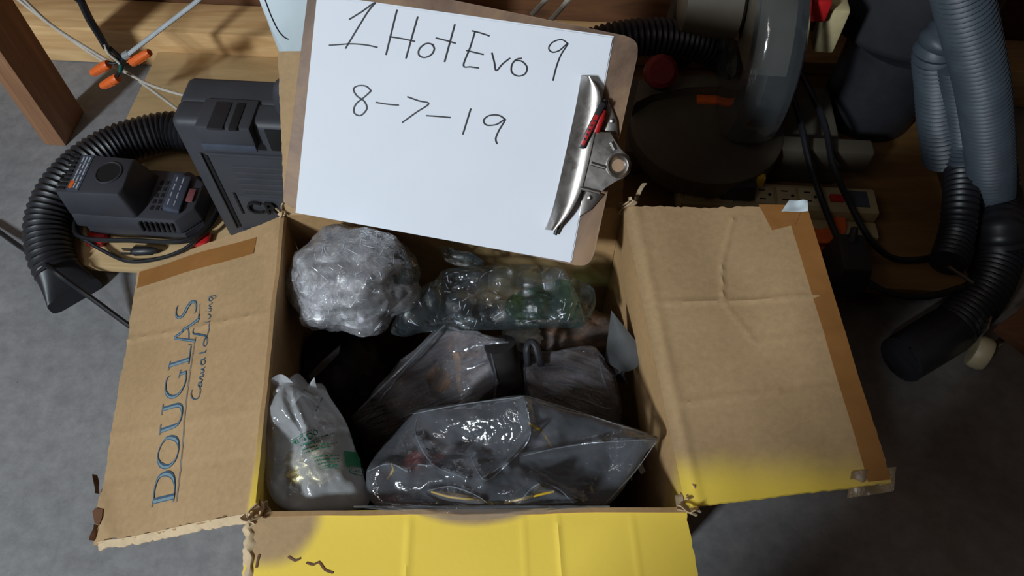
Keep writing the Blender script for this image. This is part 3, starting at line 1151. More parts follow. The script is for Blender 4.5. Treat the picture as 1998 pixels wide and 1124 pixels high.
# battery charger
ch0 = P(167, 474, PZ)
ch1 = P(400, 484, PZ)
CU = (ch1 - ch0).normalized()
CW = V((-CU.y, CU.x, 0))
CR_ = Matrix((CU, CW, RZ)).transposed()
def cl(a, b, z=0.0):
    return ch0 + CU * a + CW * b + RZ * z
charger = thing('battery_charger', 'black battery charger with cord wrapped round its base on the plywood', 'charger', cl(0.1, 0.05))
mb = MB()
foot = [cl(0.012, 0.012), cl(0.175, 0.004), cl(0.198, 0.03), cl(0.2, 0.085), cl(0.17, 0.112), cl(0.03, 0.112), cl(0.0, 0.08), cl(0, 0.03)]
mb.prism([p + RZ * 0.012 for p in foot], RZ * 0.02, 0.002)
body = mb
part('base', mb, 'charger_plastic', charger)
def shell(mb, prof_lo, prof_hi, z0, z1, bev):
    a = [mb.bm.verts.new(cl(x, y, z0)) for x, y in prof_lo]
    b = [mb.bm.verts.new(cl(x, y, z1)) for x, y in prof_hi]
    n = len(a)
    mb.bm.faces.new(a[::-1])
    top = mb.bm.faces.new(b)
    es = []
    for i in range(n):
        f_ = mb.bm.faces.new((a[i], a[(i + 1) % n], b[(i + 1) % n], b[i]))
        es += list(f_.edges)
    bmesh.ops.bevel(mb.bm, geom=list(set(es)), offset=bev, segments=2, profile=0.5, affect='EDGES')
mb = MB()
shell(mb, [(0.0, 0.008), (0.172, 0.0), (0.2, 0.03), (0.202, 0.09), (0.17, 0.115), (0.02, 0.115), (-0.006, 0.08)],
      [(0.0, 0.012), (0.168, 0.006), (0.192, 0.034), (0.194, 0.085), (0.165, 0.108), (0.02, 0.11), (-0.002, 0.08)], 0.034, 0.062, 0.003)
part('body', mb, 'charger_plastic', charger)
mb = MB()
shell(mb, [(-0.002, 0.012), (0.108, 0.008), (0.118, 0.03), (0.118, 0.098), (0.0, 0.104)],
      [(0.0, 0.014), (0.098, 0.014), (0.1, 0.03), (0.1, 0.088), (0.004, 0.094)], 0.058, 0.112, 0.004)
tower = part('socket_tower', mb, 'charger_plastic', charger)
mb = MB()
hole = [cl(0.068 + 0.022 * math.cos(t_) * (0.95 if math.cos(t_) > 0 else 0.8), 0.056 + 0.021 * math.sin(t_), 0.1124) for t_ in [k * math.pi / 12 for k in range(24)]]
mb.prism(hole, RZ * 0.0005)
part('battery_socket', mb, 'black_hole', tower, 'deep dark battery opening')
mb = MB()
rim = [p + RZ * 0.0006 for p in hole] + [hole[0] + RZ * 0.0006]
mb.tube(rim, 0.0014, 8)
part('socket_rim', mb, 'charger_plastic', tower)
for k in range(9):                                     # cooling slats on the left end of the tower
    mb = MB()
    mb.box(cl(0.006, 0.022 + 0.0085 * k, 0.1125), (0.014, 0.0045, 0.002), CR_, 0.0006)
    part('slat', mb, 'black_hole', tower)
mb = MB()
mb.box(cl(0.026, 0.054, 0.1124), (0.018, 0.072, 0.0008), CR_)
lab = part('rating_label', mb, 'label_plate', tower, 'narrow label with white and orange print')
for k in range(5):
    for q in range(3):
        L = (0.012, 0.009, 0.013, 0.007, 0.011)[(k + q) % 5]
        mb = MB()
        mb.box(cl(0.0205 + 0.0052 * q, 0.028 + 0.0132 * k, 0.1130), (0.0022, L, 0.0004), CR_)
        o_ = part('print_line', mb, 'orange_plastic' if (k == 0 and q == 0) else 'label_white', tower)
mb = MB()
mb.box(cl(0.0205, 0.030, 0.1132), (0.006, 0.014, 0.0004), CR_)
part('orange_mark', mb, 'orange_plastic', tower)
for k in range(7):                                     # vent slots on the front
    mb = MB()
    mb.box(cl(0.112 + 0.0085 * k, 0.0035, 0.047), (0.0042, 0.006, 0.020), CR_, 0.001)
    part('vent_slot', mb, 'black_hole', charger)
for k in range(3):
    for q in range(5):
        mb = MB()
        mb.box(cl(0.126 + 0.009 * k, 0.03 + 0.013 * q, 0.0623), (0.005, 0.008, 0.001), CR_)
        part('vent_slot', mb, 'black_hole', charger)
mb = MB()
tilt = CR_ @ Matrix.Rotation(math.radians(18), 3, 'Y')
mb.box(cl(0.162, 0.055, 0.070), (0.026, 0.072, 0.010), tilt, 0.003)
pad = part('label_pad', mb, 'label_plate', charger, 'raised pad with pale print')
for k in range(4):
    for q in range(2):
        mb = MB()
        mb.box(cl(0.157 + 0.009 * q, 0.032 + 0.0155 * k, 0.0768 - 0.0028 * q), (0.0018, 0.012 - 0.003 * ((k + q) % 2), 0.0006), tilt)
        part('print_line', mb, 'label_white', pad)
mb = MB()
mb.box(cl(0.182, 0.056, 0.0648), (0.012, 0.026, 0.004), CR_, 0.001)
part('red_window', mb, plain('dull_red', (120, 70, 72), 0.5), charger)
for k, z in enumerate((0.022, 0.029)):                 # wraps of cord
    mb = MB()
    lp = [cl(0.0, 0.0 - .004 * k, z), cl(0.1, -0.007 - .004 * k, z), cl(0.178, -0.003 - .004 * k, z), cl(0.207, 0.03, z), cl(0.209, 0.085, z), cl(0.17, 0.121, z), cl(0.03, 0.121, z), cl(-0.008, 0.08, z)]
    mb.tube(spline(lp, 0.008, True) + [lp[0]], 0.0036, 8)
    part('cord', mb, 'black_wire', charger)
mb = MB()
mb.tube(spline([cl(0.004, -0.004, .018), cl(0.045, -0.022, .008), cl(0.085, -0.036, .005), cl(0.13, -0.03, .006), cl(0.17, -0.014, .012), cl(0.196, 0.01, .02)], 0.006), 0.0032, 8)
part('cord', mb, 'black_wire', charger)
mb = MB()
mb.tube([cl(x, -0.0225 + .002 * k, 0.012) for k, x in enumerate((0.088, 0.094, 0.12, 0.128))], [0.004, 0.008, 0.007, 0.004], 10)
plug = part('plug', mb, 'black_plastic', charger)
for s_ in (-1, 1):
    mb = MB()
    mb.box(cl(0.081, -0.0225 + 0.004 * s_, 0.013), (0.016, 0.0014, 0.006), CR_)
    part('prong', mb, 'nickel', plug)
for a, b in ((0.02, 0.004), (0.19, 0.012), (0.19, 0.1), (0.01, 0.1)):
    mb = MB()
    mb.box(cl(a, b, 0.0065), (0.03, 0.026, 0.012), CR_, 0.004)
    part('foot', mb, 'red_plastic', charger, 'red foot')

# black tool case standing on the plywood
cs0 = PY(438, 450, 0.755)
cs0.z = PZ
CSX = 0.34
def cs(a, b, z=0.0):
    return cs0 + RX * a + RY * b + RZ * z
case = thing('tool_case', 'black plastic tool case with latch and raised letters standing on plywood', 'case', cs(0.17, 0.045))
CH = PY(345, 235, 0.755).z - PZ
mb = MB()
mb.box(cs(CSX / 2, 0.023, CH / 2), (CSX, 0.046, CH), RM, 0.012, 4)
part('front_shell', mb, 'case_plastic', case)
mb = MB()
mb.box(cs(CSX / 2, 0.063, CH / 2), (CSX, 0.056, CH), RM, 0.012, 4)
part('rear_shell', mb, 'case_plastic', case)
mb = MB()                                              # raised frame round the recessed front panel
fr_ = 0.034
for (x0, x1, z0, z1) in ((0.012, CSX - .012, CH - .062, CH - .058), (0.012, CSX - .012, 0.03, 0.034)):
    mb.box(cs((x0 + x1) / 2, -0.001, (z0 + z1) / 2), (x1 - x0 - .04, 0.006, z1 - z0), RM, 0.0015)
part('rib', mb, 'case_plastic', case)
mb = MB()
mb.box(cs(0.030, 0.0005, CH / 2 - .012), (0.006, 0.0035, CH - 0.10), RM, 0.001)
part('groove', mb, 'black_hole', case)
mb = MB()
mb.box(cs(0.024, -0.001, CH / 2 - .012), (0.005, 0.006, CH - 0.096), RM, 0.0015)
part('rib', mb, 'case_plastic', case)
for k in range(9):
    mb = MB()
    z_ = CH - 0.088 - 0.0125 * k
    mb.box(cs(0.055 + 0.13, 0.0002, z_), (0.25, 0.004, 0.0055), RM, 0.0012)
    part('rib', mb, 'case_plastic', case)
mb = MB()
mb.box(cs(0.10 + .09, 0.0, 0.096), (0.28, 0.004, 0.042), RM, 0.0015)
badge = part('name_panel', mb, 'case_plastic', case, 'raised panel with moulded letters')
mb = MB()
mb.box(cs(0.046, 0.0002, 0.098), (0.004, 0.004, 0.05), RM, 0.001)
part('groove', mb, 'black_hole', case)
lx, lz = PY(486, 406, 0.752), 0
for k, chx in enumerate('CR'):
    mb = MB()
    text_bm(mb, chx, cs(0.0, -0.0030, 0) + V((0, 0, 0)) + RX * (0.058 + 0.028 * k) + RZ * 0.082, RX, RZ, 0.038, 0.004)
    part('moulded_letter', mb, 'black_hole', badge)
# latch
mb = MB()
mb.box(cs(0.078, 0.016, CH - 0.018), (0.076, 0.056, 0.044), RM, 0.004)
latch = part('latch', mb, 'case_plastic', case)
mb = MB()
mb.box(cs(0.070, 0.010, CH + 0.0035), (0.022, 0.05, 0.004), RM, 0.001)
part('latch_groove', mb, 'black_plastic', latch)
mb = MB()
mb.box(cs(0.094, 0.010, CH + 0.0035), (0.012, 0.05, 0.004), RM, 0.001)
part('latch_groove', mb, 'black_hole', latch)
mb = MB()
mb.box(cs(0.078, -0.012, CH - 0.034), (0.076, 0.004, 0.012), RM, 0.0015)
part('latch_lip', mb, 'label_plate', latch)
# handle with recess
mb = MB()
hpth = [cs(0.155, 0.036, CH - .02), cs(0.158, 0.03, CH + .028), cs(0.178, 0.03, CH + .048), cs(0.26, 0.03, CH + .048), cs(0.28, 0.03, CH + .028), cs(0.283, 0.036, CH - .02)]
mb.tube(spline(hpth, 0.006), 0.0135, 14)
part('handle', mb, 'case_plastic', case)
mb = MB()
mb.box(cs(0.142, 0.0, CH - 0.028), (0.024, 0.004, 0.04), RM, 0.0015)
part('recess', mb, 'black_hole', case)

# loose cable ends with wire nuts hanging over the plywood
YC = 1.05
def wp(x, y, dy=0.0):
    return PY(x, y, YC + dy)
def wire(pts, r, mat, name='strand', par=None, label=None, n=9):
    mb = MB()
    mb.tube(spline(pts, 0.006), r, n)
    return part(name, mb, mat, par, label)


mb = MB()
mb.tube(spline([wp(-160, -170), wp(20, -16), wp(35, -2), wp(115, 60), wp(200, 118), wp(260, 150), wp(345, 212), wp(352, 218)], .008), 0.0028, 8)
cw = solo('white_cable', mb, 'white_wire', 'lower of two white cords slanting down to the black tool case', 'cable', wp(352, 218), 'white cords by the orange connectors')
mb = MB()
mb.tube(spline([wp(-150, -176, -.02), wp(28, -18, -.02), wp(46, -2, -.02), wp(105, 52, -.015), wp(200, 112, -.012), wp(285, 162, -.01), wp(358, 186, -.01), wp(372, 188, -.01)], .008), 0.0026, 8)
solo('white_cable', mb, 'white_wire', 'upper of two white cords ending behind the black tool case', 'cable', wp(372, 188), 'white cords by the orange connectors')
cab = thing('black_cable', 'black cable stripped into green and white strands hanging above the plywood', 'cable', wp(236, 120, -.03))
wire([wp(120, -190, -.03), wp(146, -20, -.03), wp(158, 2, -.03), wp(175, 38, -.03), wp(196, 72, -.03), wp(207, 92, -.03)], 0.0062, 'black_wire', 'jacket', cab)
wire([wp(205, 88, -.03), wp(216, 108, -.03), wp(228, 116, -.03), wp(236, 124, -.03), wp(234, 140, -.032)], 0.0032, 'green_wire', 'strand', cab, 'green strand')
wire([wp(203, 86, -.034), wp(211, 104, -.034), wp(226, 117, -.034), wp(233, 124, -.034)], 0.0022, 'white_wire', 'strand', cab, 'white strand')
wire([wp(208, 88, -.026), wp(224, 102, -.026), wp(240, 120, -.028), wp(236, 136, -.03), wp(229, 148, -.03)], 0.0034, 'black_wire', 'strand', cab)
wire([wp(238, 118, -.028), wp(222, 124, -.03), wp(211, 122, -.03)], 0.0024, 'black_wire', 'strand', cab)
wire([wp(236, 126, -.028), wp(244, 120, -.028), wp(256, 122, -.028)], 0.0016, 'copper', 'strand', cab, 'bare copper strand')
g = thing('grey_cable', 'flat grey cable coming down to the orange connectors', 'cable', wp(247, 108, -.03))
mb = MB()
mb.tube(spline([wp(600, -190, -.03), wp(412, -24, -.03), wp(385, 2, -.03), wp(320, 52, -.03), wp(250, 106, -.03)], .01), 0.0058, 10, flat=0.6)
part('jacket', mb, 'grey_wire', g)
mb = MB()
mb.tube([wp(253, 104, -.03), wp(243, 110, -.03)], 0.0068, 10)
part('cable_clamp', mb, 'foil_tip', g)
wire([wp(246, 108, -.03), wp(241, 116, -.03), wp(238, 124, -.03)], 0.004, 'black_wire', 'strand', g)
for (a, b, lab_) in (((257, 122), (292, 102), 'orange wire connector on the bare end of the grey cable'),
                     ((212, 125), (180, 143), 'orange wire connector nearest the bench post'),
                     ((230, 152), (199, 168), 'lowest orange wire connector over the plywood')):
    A, B = wp(*a, -.03), wp(*b, -.03)
    wn = thing('wire_connector', lab_, 'connector', (A + B) / 2, 'orange wire connectors')
    mb = MB()
    L = (B - A).length
    mb.lathe([(0.0002, 0), (0.0072, 0), (0.0082, L * .06), (0.0080, L * .35), (0.0066, L * .9), (0.0058, L), (0.0002, L)], A, B - A, 12)
    part('cone', mb, 'orange_plastic', wn)
    for k in range(6):
        q = V((B - A)).normalized()
        e1 = q.orthogonal().normalized()
        e1.rotate(Matrix.Rotation(k * math.pi / 3, 3, q))
        mb = MB()
        mb.tube([A + q * L * .3 + e1 * 0.0076, B - q * L * .06 + e1 * 0.0058], 0.0012, 6)
        part('grip_rib', mb, 'orange_plastic', wn)
mb = MB()
mb.lathe([(0.0002, 0), (0.0058, 0.001), (0.0058, 0.007), (0.0002, 0.0075)], wp(262, 119, -.03), wp(252, 125, -.03) - wp(262, 119, -.03), 10)
part('metal_tip', mb, 'foil_tip', g)

# white plastic sack at the top
sk = thing('white_plastic_sack', 'white plastic sack with a dark side seam standing behind the carton back flap', 'sack', PY(600, 306, 0.94))
SKY = 0.94
sil = [(508, -30), (514, 8), (526, 45), (540, 80), (550, 120), (558, 200), (560, 285), (600, 306), (650, 300), (690, 200), (706, 60), (690, -30), (600, -60)]
silp = [PY(x, y, SKY) for x, y in sil]
def inside_pillow(mb, loop, up, hu, hd, n=90, m=16, wr=0.0, ws=30, power=2.0, seed=0.0, ridges=(), zfun=None):
    """a filled bag: closed outline, puffed to hu on one side and hd on the other, wrinkled, with raised or sunk folds"""
    lp = spline(loop, 0.004, True) if len(loop) > 3 else loop
    per = even(lp + [lp[0]], max(1e-4, sum((a - b).length for a, b in zip(lp, lp[1:] + lp[:1])) / n))[:n]
    k = len(per)
    c_ = sum(per, V((0, 0, 0))) / k
    up = V(up).normalized()
    for sgn, hh in ((1, hu), (-1, hd)):
        rows = []
        for j in range(m + 1):
            r = 1 - (j / m)
            if j == m:
                r = 0.02
            row = []
            for i in range(k):
                p = c_.lerp(per[i], r)
                prof = (1 - r ** power) ** 0.6
                q = p + up * sgn * hh * prof
                if wr:
                    q += up * sgn * wr * noise.fractal(p * ws + V((seed, 0, 0)), 0.8, 2.0, 4) * min(1, (1 - r) * 6)
                    q += (p - c_) * (0.06 * wr * 8 * noise.noise(p * ws * 2 + V((0, seed, 0))))
                for (a, b, amp, wd) in ridges:
                    d = b - a
                    pp = p - up * (p - a).dot(up)
                    aa, dd = a, d - up * d.dot(up)
                    t_ = max(0, min(1, (pp - aa).dot(dd) / dd.length_squared))
                    e_ = (pp - aa - dd * t_ - up * (pp - aa).dot(up)).length
                    if sgn > 0:
                        q += up * amp * math.exp(-(e_ / wd) ** 2) * min(1, (1 - r) * 5)
                row.append(mb.bm.verts.new(q))
            rows.append(row)
        for j in range(m):
            for i in range(k):
                a, b, c2, d2 = rows[j][i], rows[j][(i + 1) % k], rows[j + 1][(i + 1) % k], rows[j + 1][i]
                mb.bm.faces.new((a, b, c2, d2) if sgn > 0 else (d2, c2, b, a))
        mb.bm.faces.new(rows[-1] if sgn > 0 else rows[-1][::-1])
    bmesh.ops.remove_doubles(mb.bm, verts=mb.bm.verts, dist=1e-5)
mb = MB()
inside_pillow(mb, silp, -RY, 0.04, 0.04, wr=0.003, ws=14)
part('skin', mb, 'white_plastic', sk)
SEAM_AT = sk

# two white wire ends behind the clipboard
for k, (pts, lb_) in enumerate(((((1240, -190), (1100, -40), (1072, -8), (1038, 28)), 'left one of two white wire ends above the clipboard'), (((1270, -190), (1135, -40), (1112, -4), (1074, 40)), 'right one of two white wire ends above the clipboard'))):
    mb = MB()
    mb.tube(spline([PY(x, y, 0.8) for x, y in pts], .01), 0.0034, 8)
    solo('white_wire_end', mb, 'white_wire', lb_, 'wire', PY(*pts[-1], 0.8), 'white wire ends above the clipboard')

# ================================================================== RIGHT BACKGROUND
BZ = 0.06
bd0 = P(1900, 572, BZ)                                 # front right corner of the second board
def rb(a, b, z=0.0):
    return bd0 + RX * a + RY * b + RZ * z
board = thing('plywood_board', 'long dark brown plywood board on blocks under the saw and power strip', 'board', rb(-0.35, 0.25, -BZ))
mb = MB()
mb.box(rb(-0.36, 0.27, -0.009), (0.72, 0.54, 0.018), RM, 0.0012)
part('panel', mb, 'ply_dark', board)
for a, b in ((-0.06, 0.06), (-0.66, 0.06), (-0.06, 0.48), (-0.66, 0.48)):
    mb = MB()
    mb.box(rb(a, b, -0.039), (0.06, 0.06, 0.042), RM, 0.003)
    part('block', mb, 'ply_dark', board)

# power strip
ps0 = P(1335, 395, BZ + 0.042)
def ps(a, b, z=0.0):
    return ps0 + RX * a + RY * b + RZ * (z - 0.042)
strip = thing('power_strip', 'beige six outlet power strip with red switch lying on the board', 'power strip', ps(0.15, 0.0, 0.0))
mb = MB()
mb.box(ps(0.15, 0.024, 0.0212), (0.315, 0.052, 0.0415), RM, 0.004)
part('housing', mb, 'strip', strip)
mb = MB()
mb.box(ps(0.15, -0.020, 0.0122), (0.315, 0.032, 0.024), RM, 0.004)
part('cord_ledge', mb, 'strip', strip)
for k, a in enumerate((0.018, 0.062, 0.128, 0.164, 0.200)):
    mb = MB()
    mb.box(ps(a, 0.024, 0.0425), (0.031, 0.036, 0.003), RM, 0.001)
    ou = part('outlet', mb, 'outlet', strip)
    for b in (-0.009, 0.009):
        mb = MB()
        mb.box(ps(a - 0.003, 0.024 + b, 0.0441), (0.010, 0.0024, 0.0005), RM)
        part('slot', mb, 'black_hole', ou)
    mb = MB()
    mb.lathe([(0.0001, 0.0006), (0.0028, 0.0006), (0.0028, 0)], ps(a + 0.009, 0.024, 0.0439), RZ, 10)
    part('ground_hole', mb, 'black_hole', ou)
mb = MB()
mb.box(ps(0.243, 0.024, 0.0435), (0.022, 0.014, 0.006), RM, 0.0015)
part('switch', mb, 'red_plastic', strip, 'red rocker switch')
mb = MB()
mb.box(ps(0.276, 0.026, 0.0425), (0.034, 0.032, 0.0012), RM)
part('rating_label', mb, 'label_plate', strip)
ad = thing('plug_adapter', 'grey plug adapter with yellow tab in the power strip second outlet', 'adapter', ps(0.088, 0.024, 0.044))
mb = MB()
mb.box(ps(0.082, 0.026, 0.062), (0.058, 0.044, 0.034), RM, 0.006, taper=0.85)
part('body', mb, 'saw_dark', ad)
mb = MB()
mb.box(ps(0.115, 0.030, 0.070), (0.014, 0.012, 0.022), RM, 0.003)
part('tab', mb, 'yellow', ad, 'yellow tab')

# two black plug-in cords over the strip, and an orange reel of cord below
for k, (pts, lb_) in enumerate(((((1520, 110), (1560, 230), (1575, 300), (1600, 380), (1630, 455), (1665, 520), (1720, 566), (1800, 580), (1880, 560)), 'black cord crossing the power strip and drooping over the board edge'),
                                (((1545, 110), (1605, 230), (1625, 320), (1660, 400), (1700, 470), (1750, 506), (1830, 500), (1900, 470)), 'black cord crossing the switch end of the power strip'))):
    mb = MB()
    zz = (0.18, 0.17, 0.15, 0.115, 0.1, 0.08, 0.07, 0.066, 0.07) if k == 0 else (.18, .17, .15, .115, .09, .068, .068, .068)
    mb.tube(spline([P(x, y, z) for (x, y), z in zip(pts, zz)], .008), 0.0052, 9)
    solo('black_cable', mb, 'black_wire', lb_, 'cable', P(1700, 500, BZ), 'black cords over the power strip')
tr_ = thing('power_brick', 'black tapered transformer block on the board beside the right flap', 'transformer', P(1640, 520, BZ))
mb = MB()
bq = P(1640, 535, BZ)
mb.box(bq + RZ * 0.031, (0.055, 0.085, 0.06), RM, 0.006, taper=0.8)
part('body', mb, 'saw_dark', tr_)
mb = MB()
mb.tube([bq + RZ * 0.058 + RY * 0.02, bq + RZ * .075 + RY * 0.034], [0.008, 0.005], 10)
part('strain_relief', mb, 'black_plastic', tr_)
mb = MB()
rq = P(1590, 440, BZ + 0.014)
mb.lathe([(0.018, -0.014), (0.045, -0.014), (0.045, -0.010), (0.028, -0.006), (0.028, 0.006), (0.045, 0.010), (0.045, 0.014), (0.018, 0.014), (0.018, -0.014)], rq, RZ, 28)
solo('orange_spool', mb, 'orange_plastic', 'orange plastic spool half hidden behind the right carton flap', 'spool', rq)

# mitre saw
saw = thing('mitre_saw', 'mitre saw with clear round blade guard standing behind the carton', 'saw', V((0.34, 0.95, BZ)))
sc0 = V((0.372, 0.955, 0.275))                         # blade centre
SXA = V((math.cos(math.radians(-6)), math.sin(math.radians(-6)), 0.0))
mb = MB()
mb.box(V((0.32, 0.955, BZ + 0.03)), (0.46, 0.18, 0.056), RM, 0.008)
part('base', mb, 'saw_grey', saw)
mb = MB()
mb.lathe([(0.0002, 0.03), (0.118, 0.03), (0.124, 0.026), (0.124, 0.0), (0.11, -0.028)], P(1372, 268, BZ + 0.06), RZ, 40)
tt = part('turntable', mb, 'saw_grey', saw, 'round cast turntable')
mb = MB()
mb.box(P(1415, 328, BZ + 0.05) + RZ * 0, (0.09, 0.05, 0.024), RM, 0.008)
part('front_handle', mb, 'saw_dark', saw)
mb = MB()
fp = [P(1228, 250, .12), P(1262, 226, .12), P(1330, 212, .12), P(1400, 214, .12), P(1402, 196, .12), P(1330, 190, .12), P(1240, 200, .12)]
mb.prism([p for p in fp], RZ * 0.05, 0.003)
part('fence', mb, 'saw_grey', saw)
mb = MB()
mb.box(P(1560, 300, .12), (0.22, 0.03, 0.05), RM, 0.004)
part('fence', mb, 'saw_grey', saw)
# arm and motor
mb = MB()
mb.tube(spline([V((0.30, 1.13, 0.10)), V((0.31, 1.12, 0.25)), V((0.33, 1.06, 0.38)), V((0.37, 1.0, 0.42))], .02), [0.034] * 0 or 0.034, 14)
part('arm', mb, 'saw_dark', saw)
mb = MB()
mb.lathe([(0.0002, -0.095), (0.03, -0.095), (0.045, -0.088), (0.05, -0.05), (0.052, -0.01), (0.03, 0.0)], sc0 + V((-0.03, 0.01, 0.06)), SXA, 26)
part('motor', mb, 'saw_grey', saw)
mb = MB()
mb.lathe([(0.012, 0.002), (0.118, 0.002), (0.124, 0.0), (0.118, -0.001), (0.012, -0.001)], sc0, SXA, 60)
part('blade', mb, 'saw_grey', saw, 'grey round saw blade')
mb = MB()
mb.lathe([(0.0002, 0.012), (0.02, 0.010), (0.024, 0.0)], sc0, SXA, 20)
part('blade_flange', mb, 'saw_dark', saw)
# upper cast housing behind the blade
mb = MB()
def gh(r0, r1, x0, x1, a0_, a1_, nu=40):
    ax = SXA
    e1_ = V((0, -1, 0)) - ax * V((0, -1, 0)).dot(ax)
    e1_.normalize()
    e2_ = V((0, 0, 1))
    def at(r, x, an):
        return sc0 + ax * x + (e1_ * math.cos(an) + e2_ * math.sin(an)) * r
    return at
at = gh(0, 0, 0, 0, 0, 0)
def housing(u, v):
    an = math.radians(20 + 150 * v)
    x, r = ((-0.03, 0.02), (-0.035, 0.12), (-0.028, 0.14), (0.02, 0.14))[min(3, int(u * 3.999))]
    return at(r, x, an)
mb.grid(housing, 3, 30)
part('upper_guard', mb, 'saw_grey', saw)
# clear lower guard: rim band and two side walls
mb = MB()
def guard(u, v):
    an = math.radians(-215 + 300 * v)
    k = u * 2 * math.pi
    prof = [(0.06, -0.030), (0.118, -0.034), (0.142, -0.030), (0.151, -0.018), (0.153, 0.0), (0.153, 0.022), (0.148, 0.034), (0.136, 0.040), (0.06, 0.038)]
    f_ = u * (len(prof) - 1)
    i = min(len(prof) - 2, int(f_))
    t_ = f_ - i
    r = prof[i][0] * (1 - t_) + prof[i + 1][0] * t_
    x = prof[i][1] * (1 - t_) + prof[i + 1][1] * t_
    return at(r, x, an)
mb.grid(guard, 24, 72)
part('blade_guard', mb, 'film_guard', saw, 'clear plastic lower blade guard')
mb = MB()
mb.box(V((0.462, 0.93, 0.325)), (0.030, 0.035, 0.075), RM, 0.004)
part('side_block', mb, 'saw_beige', saw)
mb = MB()
mb.box(PY(1598, 18, 0.905), (0.026, 0.014, 0.034), RM, 0.004)
part('guard_release', mb, 'red_plastic', saw, 'red release tab')
mb = MB()
kq = P(1288, 140, 0.20)
mb.lathe([(0.0002, 0.018), (0.020, 0.018), (0.027, 0.012), (0.028, 0.0), (0.022, -0.018), (0.0002, -0.02)], kq, V((0, -0.7, 0.7)), 12)
part('lock_knob', mb, plain('dark_red_knob', (120, 26, 24), 0.5), saw, 'dark red lock knob')
mb = MB()
mb.tube([kq + V((0, 0.012, -0.012)), V((kq.x + .01, kq.y + 0.06, BZ + .05))], 0.008, 8)
part('knob_shaft', mb, 'saw_dark', saw)
mb = MB()
mb.box(P(1380, 196, 0.15), (0.036, 0.018, 0.010), RM, 0.002)
part('scale_plate', mb, 'orange_plastic', saw, 'small orange plate')

# dust hose behind the saw
mb = MB()
ribbed(mb, [PY(1130, 100, 1.07), PY(1200, 80, 1.07), PY(1290, 72, 1.08), PY(1380, 90, 1.09), PY(1440, 130, 1.10)], 0.033, 0.0095, 0.004, 18)
solo('dust_hose', mb, 'hose_black', 'black ribbed dust hose running behind the clip end of the clipboard', 'hose', PY(1290, 72, 1.08))

# dark tool body, upper right
tb = thing('dust_collector', 'dark grey dust collector drum between saw guard and hanging hoses', 'dust collector', V((0.64, 1.06, 0)))
mb = MB()
dq = PY(1730, 30, 1.0)
mb.lathe([(0.0002, 0.225), (0.1, 0.225), (0.125, 0.242), (0.13, 0.255), (0.13, 0.36), (0.126, 0.50), (0.1, 0.54), (0.0002, 0.55)], V((0.64, 1.07, 0.0)), RZ, 40)
part('drum', mb, 'tote', tb)
mb = MB()
mb.lathe([(0.08, 0.0605), (0.08, 0.2245)], V((0.64, 1.03, 0.0)), RZ, 32, True)
part('stand', mb, 'black_plastic', tb)

# grey hose hung in a loop
gh_ = thing('grey_hose', 'grey ribbed hose hanging in long loops at the dark end of the bench', 'hose', P(1900, 420, 0.0))
mb = MB()
pa = [PY(1862, -90, .80), PY(1872, -30, .80), PY(1893, 60, .80), PY(1915, 160, .80), PY(1928, 260, .80), PY(1934, 340, .80), PY(1934, 385, .815), PY(1925, 398, .86)]
ribbed(mb, pa, 0.0345, 0.0085, 0.004, 20)
part('tube', mb, 'hose_grey', gh_)
mb = MB()
pb_ = [PY(1880, 62, .90), PY(1850, 72, .895), PY(1830, 100, .89), PY(1832, 160, .89), PY(1835, 230, .88), PY(1840, 270, .87), PY(1846, 310, .86)]
ribbed(mb, pb_, 0.0345, 0.0085, 0.004, 20)
part('tube', mb, 'hose_grey', gh_)
mb = MB()
pc_ = [PY(1866, 120, .86), PY(1876, 200, .86), PY(1882, 270, .85), PY(1880, 320, .83)]
ribbed(mb, pc_, 0.026, 0.0085, 0.0035, 18)
part('tube', mb, 'hose_grey', gh_)
# black hose with a straight nozzle
bh = thing('vacuum_hose', 'black hose with a straight round nozzle lying on the floor beyond the right flap', 'hose', P(1850, 650, 0))
mb = MB()
hp = [PY(1935, 300, .90), PY(1948, 380, .86), P(1952, 440, .085), P(1950, 500, .06), P(1928, 558, .05), P(1893, 605, .045), P(1850, 648, .042)]
hc = ribbed(mb, hp, 0.036, 0.010, 0.003, 18)
part('tube', mb, 'hose_black', bh)
mb = MB()
nz0, nz1 = P(1856, 642, .041), P(1758, 702, .040)
mb.tube([nz0, nz0.lerp(nz1, .05), nz0.lerp(nz1, .95), nz1, nz1, nz0.lerp(nz1, .7)], [0.034, 0.0375, 0.0365, 0.0365, 0.032, 0.031], 28)
part('nozzle', mb, 'black_plastic', bh)
mb = MB()
mb.tube(spline([P(1850, 520, .13), P(1880, 540, .12), P(1898, 552, .115)], .005), 0.0028, 6)
part('spring_wire', mb, 'nickel', bh)
mb = MB()
ribbed(mb, [PY(1878, 326, .83), P(1874, 400, .115), P(1866, 460, .097), P(1848, 515, .094)], 0.027, 0.0095, 0.003, 18)
solo('black_hose_end', mb, 'hose_black', 'end of a black ribbed hose hanging below the grey hose', 'hose', P(1862, 490, .06))

